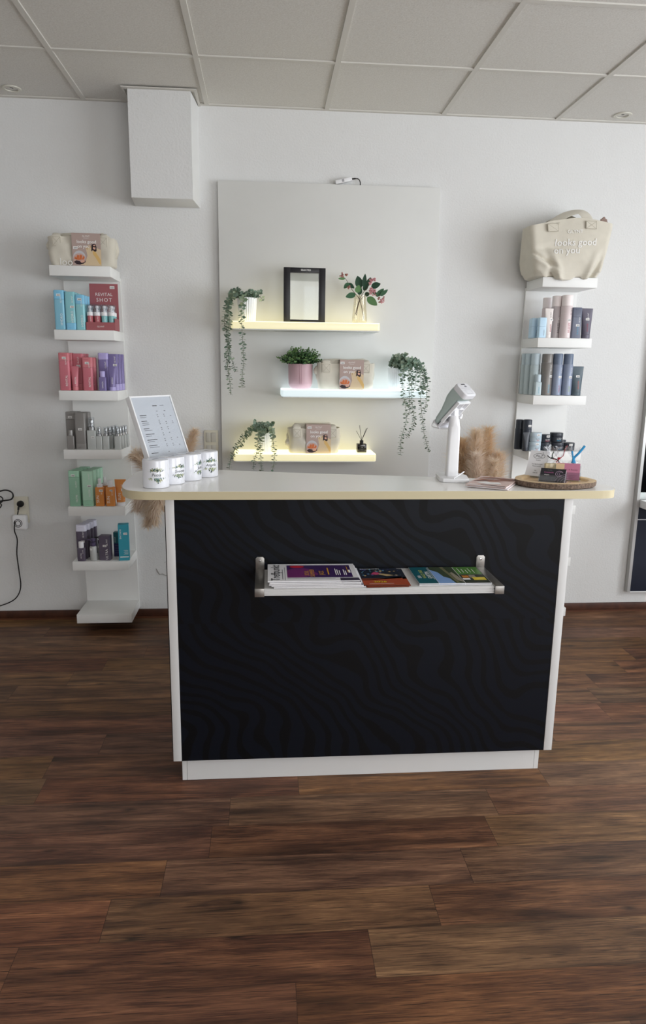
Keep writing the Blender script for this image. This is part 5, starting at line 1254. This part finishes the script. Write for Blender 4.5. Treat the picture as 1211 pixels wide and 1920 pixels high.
for x0, x1, y0, y1 in ((-.040, .040, -.050, -.044), (-.040, .040, .044, .050), (-.040, -.034, -.044, .044), (.034, .040, -.044, .044), (-.002, .002, -.044, .044), (-.034, .034, -.016, -.012), (-.034, .034, .014, .018)): b.box(WPLAST, x0, x1, y0, y1, -.004, .006, bev=.0006, seg=1, M=PC)
b.box(mat('plate_shade', '#dcdbe0', .4), -.039, .039, -.049, .049, .0061, .0085, M=PC); b.box(mat('plate_shade', '#dcdbe0', .4), -.041, .041, -.074, -.070, -.010, .030, bev=.002, M=PC); b.box(mat('plate_shade', '#dcdbe0', .4), -.041, .041, -.070, -.049, -.002, .004, bev=.001, M=PC); b.build('ribbed_plate', cs)
b = MB(); b.box(WPLAST, -.011, .011, -.012, .014, .226, .262, bev=.004, M=Matrix.Rotation(.5, 4, 'Z')); b.tube(WPLAST, [(.017, -.012, .225), (.024, -.006, .232), (.026, -.002, .24)], .005, 8); b.build('hinge', cs)
b = MB(); b.tube(WPLAST, smooth_path([(-.062, .030, .218), (-.072, .035, .20), (-.068, .03, .19), (-.04, .015, .186), (-.015, .0, .188)], 5), .0024, 7); b.build('lead', cs)
TG = mat('sage_grey', '#b1bfbb', .38); TWH = mat('terminal_white', '#dcdce0', .38)
PT = Matrix.Translation(PC.to_translation() - V((0, 0, 1.30 - CT - .0005))) @ TM
def tl(y): return .050 if y > .035 else .050 - .020 * min(1, (.035 - y) / .09)
prof = [(-.085, .0087), (-.085, .028), (-.070, .033), (-.020, .040), (.010, .050), (.030, .058), (.066, .060)]
low = [(-.085, .0087), (.052, .0087), (.058, .0005), (.066, -.002)]
b = MB(); R_ = []
for y, zt_, zb_ in ((-.069, .028, .012), (-.068, .030, .010), (-.058, .034, .0090), (-.02, .040, .0090), (.010, .050, .0090), (.030, .058, .0090), (.052, .060, .0090), (.060, .060, .000), (.069, .060, -.003)):
    hh = zt_ - zb_; R_.append([V((x, y, q + (zt_ + zb_) / 2)) for x, q in rr(.078 if y > -.0675 else .072, hh, .012)])
b.loft(TG, [[PT @ p for p in r] for r in R_]); b.build('terminal_body', ct)
b = MB(); b.loft(TWH, [[PT @ V((x * s, y, q * s + .0285)) for x, q in rr(.079, .063, .015)] for y, s in ((.0692, 1), (.084, 1), (.088, .96), (.0895, .90))]); 
pe = lambda x, z: PT @ V((-x, .0897, z))
b.rect(BLACKP, -.013, .013, .050, .0545, pe); b.poly(INKG, disc(.006, .0415, .008, .004, 14), pe); b.rect(INKG, -.034, .034, .0325, .0332, pe)
for x0, x1, z0, z1 in ((-.020, .020, .024, .0246), (-.020, .020, .006, .0066), (-.020, -.0194, .006, .0246), (.0194, .020, .006, .0246)): b.rect(INKG, x0, x1, z0, z1, pe)
b.build('end_cap', ct)
b = MB(); b.box(BLACKP, -.030, .030, -.060, .005, 0, .001, M=PT @ Matrix.Translation((0, 0, .0405)) @ Matrix.Rotation(.17, 4, 'X')); o = b.build('screen', ct)
b = MB(); b.box(mat('dark_seam', '#4a4c4e', .4), -.0385, -.0375, .058, .0686, .036, .0605, M=PT); b.build('side_seam', ct)

# leaflets lying on the worktop
lf = []
PINKP = mat('print_blush', '#d8bdb6', .5); BRH = mat('print_hair_brown', '#8a5440', .5)
R = random.Random(4)
for k in range(5):
    t = thing('leaflet', ('topmost pink leaflet with a brown hair picture in the pile on the worktop', 'second leaflet from the top of the pile beside the wooden tray', 'middle leaflet of the pile beside the wooden tray', 'second leaflet from the bottom of the pile beside the wooden tray', 'bottom leaflet of the pile beside the wooden tray')[k], 'leaflet', (.8075 + R.uniform(-.004, .004), -1.642 + R.uniform(-.004, .004), CT + .0005 + .0026 * (4 - k)), -.55 + R.uniform(-.05, .05), 'leaflets on the worktop')
    b = MB(); b.box(PINKP if k % 2 == 0 else PAPER, -.070, .070, -.102, .102, 0, .0019)
    f = lambda x, y: V((x, y, .0021))
    if k == 0:
        for q in range(16):
            cx, cy = R.uniform(-.045, .05), .02 + R.uniform(-.035, .055); an = R.uniform(-.4, .9); L = R.uniform(.02, .05); c, s = math.cos(an), math.sin(an)
            b.poly((BRH, mat('print_hair_red', '#a4694e', .5), mat('print_hair_deep', '#6a4036', .5))[q % 3], [(cx + p * c - r_ * s, cy + p * s + r_ * c) for p, r_ in ((-L, 0), (-L * .3, .011), (L * .4, .010), (L, 0), (L * .3, -.008), (-L * .4, -.010))], lambda x, y, q=q: V((max(-.068, min(.068, x)), max(-.1, min(.1, y)), .0021 + q * .00003)))
        b.poly(PW, [(-.05, -.055), (-.02, -.02), (.0, -.035), (.025, -.02), (.045, -.06), (.0, -.075)], lambda x, y: V((x, y, .0027)))
        b.rect(INK, -.02, .065, -.098, -.088, f); b.rect(PW, -.066, -.03, -.097, -.090, f)
    b.build('sheet', t)

# wooden slice tray
TC = V((1.030, -1.642, CT + .0005)); tr = thing('wood_slice_tray', 'oval tree slice tray with bark rim at the right end of the worktop', 'tray', TC)
BARK = mat('bark', '#6f5d50', .9, var=.5, vscale=160, bump=1.0, bscale=120); WOODL = mat('pale_wood', '#d9bd94', .55, var=.12, vscale=26); WOODI = mat('pale_wood_inner', '#d0b28a', .6, var=.14, vscale=20)
R = random.Random(12); n = 96; ph = [R.random() * 6 for _ in range(5)]
def orad(k, jit=0):
    a_ = 2 * PI * k / n; f = 1 + .018 * math.sin(3 * a_ + ph[0]) + .012 * math.sin(5 * a_ + ph[1]) + .008 * math.sin(11 * a_ + ph[2]) + jit
    return a_, f
def ring(rx, ry, z, jit=0): return [(rx * orad(k)[1] * math.cos(orad(k)[0]) + (R.uniform(-jit, jit) if jit else 0), ry * orad(k)[1] * math.sin(orad(k)[0]) + (R.uniform(-jit, jit) if jit else 0), z) for k in range(n)]
b = MB(); b.loft(BARK, [ring(.136, .110, 0), ring(.142, .1155, .004, .0012), ring(.1435, .117, .010, .0012), ring(.1435, .117, .016, .0010), ring(.1425, .116, .0205)], True, False); b.build('bark_rim', tr)
b = MB(); b.loft(WOODL, [ring(.1426, .1161, .0206), ring(.1405, .114, .0212), ring(.120, .0955, .0214), ring(.117, .093, .0204), ring(.112, .0885, .0135)], False, False); b.build('rim_top', tr)
b = MB(); b.loft(WOODI, [ring(.112, .0885, .0134), [(x * .5, y * .5, .0130) for x, y, z in ring(.112, .0885, 0)], [(x * .01, y * .01, .0130) for x, y, z in ring(.112, .0885, 0)]], False, True); b.build('tray_floor', tr)
TZ = TC.z + .0142
# printed sign
a, l, w, h = -.70, .55, .072, .103
sg = thing('paper_sign', 'small white printed sign leaning in a holder at the left side of the wooden tray', 'sign', (.982, -1.572, TZ), a)
T_ = Matrix.Translation((0, 0, .006)) @ Matrix.Rotation(-l, 4, 'X')
b = MB(); b.box(PAPER, -w / 2, w / 2, 0, .0008, 0, h, M=T_); fs_ = lambda x, z: T_ @ V((x, -.0002, z))
def stx(m, body, size, x, z, **k): b.text(m, body, size, lambda u, v: fs_(u + x, v + z), **k)
el = [V(fs_(.021 * math.cos(q), .081 + .0105 * math.sin(q))) for q in [2 * PI * j / 28 for j in range(29)]]; b.tube(INK, el, .0006, 4)
stx(INK, 'PiaZ', .0145, -.001, .0805, italic=.3); b.tube(INK, [fs_(.012, .090), fs_(.010, .098), fs_(.014, .094)], .0005, 4)
stx(INK, 'Seifen', .0075, 0, .064, italic=.3); stx(INK, 'handgefertigte', .0068, 0, .048); stx(INK, 'Naturseifen', .0068, 0, .040); stx(INK, 'Stk.', .0058, 0, .022); stx(INK, '4,90 \u20ac', .0065, 0, .013)
b.build('sign_sheet', sg)
b = MB(); b.box(CLEAR, -w / 2, w / 2, .0012, .0024, -.004, h * .8, M=T_); b.box(CLEAR, -w / 2, w / 2, -.002, .055, 0, .0015); b.build('clear_holder', sg)
# card holders
def cards(label, loc, a, l, w, h, base, extra, nm):
    t = thing('card_holder', label, 'card holder', loc, a); T_ = Matrix.Translation((0, 0, .004)) @ Matrix.Rotation(-l, 4, 'X')
    b = MB(); b.box(CLEAR, -w / 2 - .004, w / 2 + .004, -.0032, -.002, 0, h * .45, M=T_); b.box(CLEAR, -w / 2 - .004, w / 2 + .004, .0105, .012, 0, h * .9, M=T_); b.box(CLEAR, -w / 2 - .004, w / 2 + .004, 0, .052, 0, .0014); b.build('clear_holder', t)
    for k in range(3):
        c = MB(); c.box(base if k == 0 else PAPER, -w / 2, w / 2, .0031 * k, .0031 * k + .0026, 0, h - .0006 * k, M=T_)
        if k == 0: extra(c, lambda x, z: T_ @ V((x, -.0002, z)))
        o_ = c.build('business_card', t)
        if k == 0: o_['label'] = nm
    return t
DK = mat('card_black', '#25252b', .35); MAG = mat('card_magenta', '#b9679a', .5); LIL = mat('card_lilac', '#b79db4', .5); GR4 = mat('card_grey', '#55565b', .4)
def blackcard(c, f):
    c.rect(GR4, -.0425, .012, 0, .022, f)
    def arc(cx, cz, r, a0, a1, m, t=.0007): c.tube(m, [f(cx + r * math.cos(a0 + (a1 - a0) * k / 12), cz + r * math.sin(a0 + (a1 - a0) * k / 12)) for k in range(13)], t, 4)
    arc(.022, .036, .013, .4, 5.4, LIL); arc(.025, .037, .010, .5, 5.2, LIL, .0005); arc(.028, .037, .007, .6, 5.0, LIL, .0005)
    for k in range(6): arc(.052 + .003 * k, -.006, .042 - .0065 * k, 1.75, 2.95, LIL, .0006)
    g = lambda dx, dz: (lambda x, y: f(x + dx, y + dz) + V((0, 0, .00005)))
    c.text(MAG, 'Cosmetik', .0085, g(-.014, .040)); c.text(PW, 'Angela', .0065, g(-.020, .029)); c.text(INKG, 'Studio', .006, g(-.012, .050))
    for k in range(3): c.rect(INKG, -.036, -.008 - .006 * k, .017 - .005 * k, .0178 - .005 * k, f)
cards('clear holder with black business cards at the front of the wooden tray', (1.002, -1.686, TZ), -.50, .80, .086, .058, DK, blackcard, 'black business card with lilac arcs')
PK = mat('card_pink', '#c67d9a', .5); PKB = mat('card_peach', '#dfc29a', .5)
def pinkcard(c, f):
    c.rect(PKB, -.041, -.012, .030, .058, f); g = lambda dx, dz: (lambda x, y: f(x + dx, y + dz))
    c.text(mat('card_plum', '#7f4763', .5), 'Haar & Beauty', .0085, g(.008, .037)); [c.rect(mat('card_plum', '#7f4763', .5), .004, .030 - .006 * k, .016 - .005 * k, .0170 - .005 * k, f) for k in range(3)]
cards('clear holder with pink business cards behind the black ones on the wooden tray', (1.074, -1.650, TZ), -.38, .22, .082, .060, PK, pinkcard, 'pink business card')
# soaps in cellophane
SOAP = mat('cream_soap', '#dccba3', .5); CELLO = film('cellophane', '#fbfbfc', .03, .08)
def soap(label, x, y, rz, col, kind, seed, hz=.056):
    R = random.Random(seed); t = thing('wrapped_soap', label, 'soap', (x, y, TZ), rz, 'wrapped soaps on the wooden tray')
    b = MB(); b.box(SOAP, -.024, .024, -.011, .011, .0012, hz, bev=.003); b.build('soap_bar', t)
    b = MB(); n = 36; rings = []
    for k, (wx_, dy, z, fl) in enumerate(((.0255, .0122, .0004, 0), (.0262, .0132, .004, .01), (.0262, .0132, hz * .9, .02), (.016, .011, hz + .008, .12), (.0045, .004, hz + .019, .2), (.014, .010, hz + .032, .25), (.024, .016, hz + .052, .30), (.027, .018, hz + .060, .30))):
        rings.append([(wx_ * math.cos(2 * PI * j / n) * (1 + fl * math.sin(7 * 2 * PI * j / n + seed) + fl * .6 * R.uniform(-1, 1)), dy * math.sin(2 * PI * j / n) * (1 + fl * math.sin(5 * 2 * PI * j / n)), z + (.008 * R.uniform(-1, 1) if k == 7 else 0)) for j in range(n)])
    b.loft(CELLO, rings, True, False); b.build('cellophane_bag', t, sharp=20)
    m = mat('ribbon_' + kind, col, .45); b = MB(); z = hz + .019
    b.lathe(m, [(.0042, z - .003), (.0062, z), (.0042, z + .003)], 14)
    if kind == 'blue':
        b.tube(m, smooth_path([(0, -.006, z - .010), (0, -.006, z + .004), (.016, -.008, z + .024), (.034, -.008, z + .050)], 5), .0042, 8, flat=(1, .3)); b.tube(m, smooth_path([(0, -.006, z), (-.006, -.008, z + .016), (-.008, -.008, z + .030)], 5), .0035, 8, flat=(1, .3)); b.lathe(m, [(0, z - .016), (.009, z - .014), (.005, z - .002)], 10, sy=.5, M=Matrix.Translation((0, -.006, 0)))
    elif kind == 'red':
        b.tube(m, smooth_path([(0, -.006, z), (.012, -.008, z + .010), (.016, -.006, z + .028), (.024, -.006, z + .048)], 5), .0036, 8, flat=(1, .35)); b.tube(m, smooth_path([(0, -.006, z), (-.014, -.009, z - .004), (-.026, -.009, z - .002)], 5), .0034, 8, flat=(1, .35)); b.tube(m, smooth_path([(0, -.006, z), (-.006, -.010, z - .008), (-.014, -.012, z - .014)], 5), .003, 8, flat=(1, .35))
    else:
        b.tube(m, smooth_path([(0, -.005, z), (.012, -.008, z - .003), (.022, -.008, z - .010), (.024, -.009, z - .022)], 5), .0018, 6); b.tube(m, smooth_path([(0, -.005, z), (-.010, -.008, z + .002), (-.020, -.008, z + .010)], 5), .0018, 6); b.tube(mat('cello_green', '#46574d', .5), smooth_path([(0, -.006, z), (-.002, -.006, z + .012), (.002, -.006, z + .024)], 5), .002, 6)
    b.build('ribbon', t)
soap('cream soap in cellophane tied with a black ribbon, beside the paper sign', 1.036, -1.594, -.1, '#26282a', 'black', 1)
soap('cream soap in cellophane tied with a red ribbon at the back of the wooden tray', 1.074, -1.566, -.2, '#bf2a3c', 'red', 2, .052)
soap('cream soap in cellophane tied with a bright blue ribbon, furthest right on the tray', 1.113, -1.602, -.3, '#2d97cf', 'blue', 3, .054)

# ------------------------------------------------------------------ magazines and brochures on the desk-front shelf
SHZ = .8066; GLOSS = mat('magazine_paper', '#e6e5e8', .35); VIO = mat('cover_violet', '#3a2157', .35); VIO2 = mat('cover_plum', '#6d2a66', .35); GOLD = mat('cover_gold', '#d9a02f', .4); REDD = mat('cover_red', '#c42438', .4)
R = random.Random(6)
ords = ('bottom', 'second from the bottom', 'middle', 'second from the top')
for k in range(5):
    top = k == 4
    t = thing('magazine', 'white magazine with a violet cover picture on top of the left pile' if top else '%s magazine of the white pile at the left of the shelf' % ords[k], 'magazine', (.148 + .0035 * (4 - k) + (0 if top else R.uniform(-.003, .006)), -1.864 - (0 if top else .003), SHZ + .0048 * k), R.uniform(-.01, .01), 'magazines in the left pile')
    b = MB(); b.box(GLOSS, -.145, .145, -.095, .095, .0002, .0042, bev=.0008, seg=1); f = lambda x, y, z=.0045: V((x, y, z))
    b.build('pages', t)
    c = MB(); 
    def lp(z): return lambda x, y: V((x, y, z))
    if top:
        c.rect(VIO, -.082, .128, -.060, .078, lp(.0044)); c.poly(VIO2, [(-.082, -.060), (-.03, -.060), (.02, -.03), (.0, .03), (-.05, .055), (-.082, .02)], lp(.0046))
        c.poly(REDD, disc(-.048, .060, .024, .013), lp(.0048)); ro = lambda dx, dy, z=.005: (lambda x, y: V((dx - y, dy + x, z)))
        c.text(INK, 'Treffpunkt', .040, ro(-.118, -.004), bold=.0002); c.rect(INKG, -.098, -.096, -.08, .03, lp(.0046)); c.rect(INKG, -.090, -.0885, -.085, .055, lp(.0046))
        for tx, x in (('SOUL', -.018), ('SUMMER', .0), ('JAZZ', .030)): c.text(GOLD, tx, .021, ro(x, -.012))
        c.rect(GOLD, .050, .054, -.03, .045, lp(.0048))
        for x, L in ((.075, .07), (.081, .06), (.088, .05), (.102, .06), (.108, .045)): c.rect(PW, x, x + .0028, -.035, -.035 + L, lp(.0048))
        c.rect(GOLD, .116, .118, -.01, .06, lp(.0048)); c.rect(PW, .119, .125, -.01, .02, lp(.0048))
        c.rect(INKG, -.082, .07, -.072, -.069, lp(.0046)); c.rect(mat('cover_dark_photo', '#3b3448', .4), .085, .145, -.094, -.066, lp(.0046))
    else: c.rect(mat('cover_dark_photo', '#3b3448', .4), .082, .143, -.094, -.06, lp(.0044)); c.rect(INKG, -.13, .04, -.09, -.07, lp(.0044))
    c.build('cover_print', t)
DKB = mat('brochure_night', '#1d2430', .35); ORB = mat('brochure_rust', '#a2492d', .35); ORB2 = mat('brochure_rust_dark', '#6d3422', .35); BLT = mat('brochure_blue', '#5d8fae', .4); PKR = mat('brochure_rose', '#c0486f', .4); TANB = mat('brochure_tan', '#b29a70', .4)
for k in range(3):
    t = thing('brochure', ('lowest dark and rust coloured brochure in the middle pile of the front shelf', 'dark and rust coloured brochure sticking out to the right in the middle pile', 'topmost dark and rust brochure with yellow year print in the middle of the front shelf')[k], 'brochure', (.374 + (.006, .016, 0)[k], -1.866 + (-.004, .002, 0)[k], SHZ + .0026 * k), (.03, -.015, .01)[k], 'brochures in the middle pile')
    b = MB(); b.box(ORB2, -.068, .068, -.092, .092, .0002, .0021, bev=.0004, seg=1); b.build('pages', t); c = MB()
    def lp(z): return lambda x, y: V((x, y, z))
    c.rect(DKB, -.0675, .0675, -.022, .0915, lp(.0023)); c.rect(ORB, -.0675, .0675, -.0915, -.022, lp(.0023)); c.poly(ORB2, [(-.067, -.022), (.067, -.022), (.067, -.005), (.01, -.03), (-.067, -.045)], lp(.0025))
    for q in range(26):
        x, y = R.uniform(-.06, .06), R.uniform(.0, .075); s = R.uniform(.003, .007); c.poly((BLT, mat('brochure_indigo', '#474a83', .4), TANB)[q % 3], [(x - s, y), (x, y + s * 1.4), (x + s, y + s * .3), (x, y - s)], lp(.0026 + q * .00001))
    c.poly(PKR, [(-.03, .02), (-.018, .045), (-.002, .04), (.004, .022), (-.012, .015)], lp(.003)); c.poly(TANB, [(-.002, .03), (.03, .018), (.045, .005), (.02, -.002), (-.004, .016)], lp(.0031))
    c.text(PW, 'PROGRAMM', .012, lambda x, y: V((x - .026, y + .080, .0032))); c.text(mat('cover_yellow', '#dcc02c', .4), '2026', .021, lambda x, y: V((x - .012, y - .062, .0032)), bold=.0004)
    c.rect(PW, -.05, .03, -.082, -.0805, lp(.0028)); c.build('cover_print', t)
TLB = mat('brochure_teal', '#0f5560', .35); SKYB = mat('brochure_sky', '#7d9fd0', .4); TREE = mat('brochure_tree', '#38452f', .5); LAWN = mat('brochure_green', '#4f7d38', .4); STONE = mat('brochure_stone', '#8d8676', .5); YELB = mat('brochure_yellow', '#d6bf3e', .4)
for k in range(2):
    t = thing('brochure', ('lower teal brochure with park photo at the right of the front shelf', 'upper teal brochure with park photo at the right of the front shelf')[k], 'brochure', (.603 + .001 * k, -1.857 + .002 * k, SHZ + .0034 * k), 0, 'teal brochures on the right of the front shelf')
    b = MB(); b.box(GLOSS, -.118, .118, -.092, .092, .0002, .0028, bev=.0005, seg=1); b.build('pages', t); c = MB()
    def lp(z): return lambda x, y: V((x, y, z))
    c.rect(TLB, -.1175, -.054, -.0915, .0915, lp(.003)); c.rect(SKYB, -.0525, .032, -.0915, .0915, lp(.003)); c.rect(LAWN, .034, .1175, .005, .0915, lp(.003)); c.rect(mat('brochure_shade', '#2c3328', .5), .034, .1175, -.0915, .004, lp(.003))
    c.poly(TREE, [(-.052, .0915), (-.052, .06), (-.03, .03), (-.022, -.02), (-.005, -.04), (.002, -.091), (.032, -.091), (.032, .0915)], lp(.0032)); c.poly(STONE, [(.008, .02), (.018, .03), (.030, -.04), (.030, -.08), (.014, -.06)], lp(.0034)); c.poly(mat('brochure_path', '#6c6a4d', .5), [(-.012, .0915), (.0, .0915), (.016, -.085), (.008, -.085)], lp(.0033))
    for q in range(5): c.rect(PW, .046 + .012 * q, .0475 + .012 * q, .02 + .006 * (q % 2), .075 - .01 * (q % 3), lp(.0032))
    c.rect(mat('brochure_orange', '#bf7a36', .4), .040, .062, -.035, -.01, lp(.0033)); c.rect(STONE, .064, .085, -.035, -.004, lp(.0032)); c.rect(YELB, .070, .112, -.06, -.03, lp(.0034)); c.rect(PW, .036, .06, -.055, -.04, lp(.0033))
    ro = lambda dx, dy, z=.0034: (lambda x, y: V((dx - y, dy + x, z)))
    c.text(PW, 'DER', .015, ro(-.102, -.02)); c.text(mat('brochure_lime', '#c9d06a', .4), 'WALD UND', .017, ro(-.086, .01)); c.text(PW, 'GARTEN', .020, ro(-.068, -.0)); c.rect(PW, -.0585, -.0575, -.05, .08, lp(.0033))
    c.build('cover_print', t)
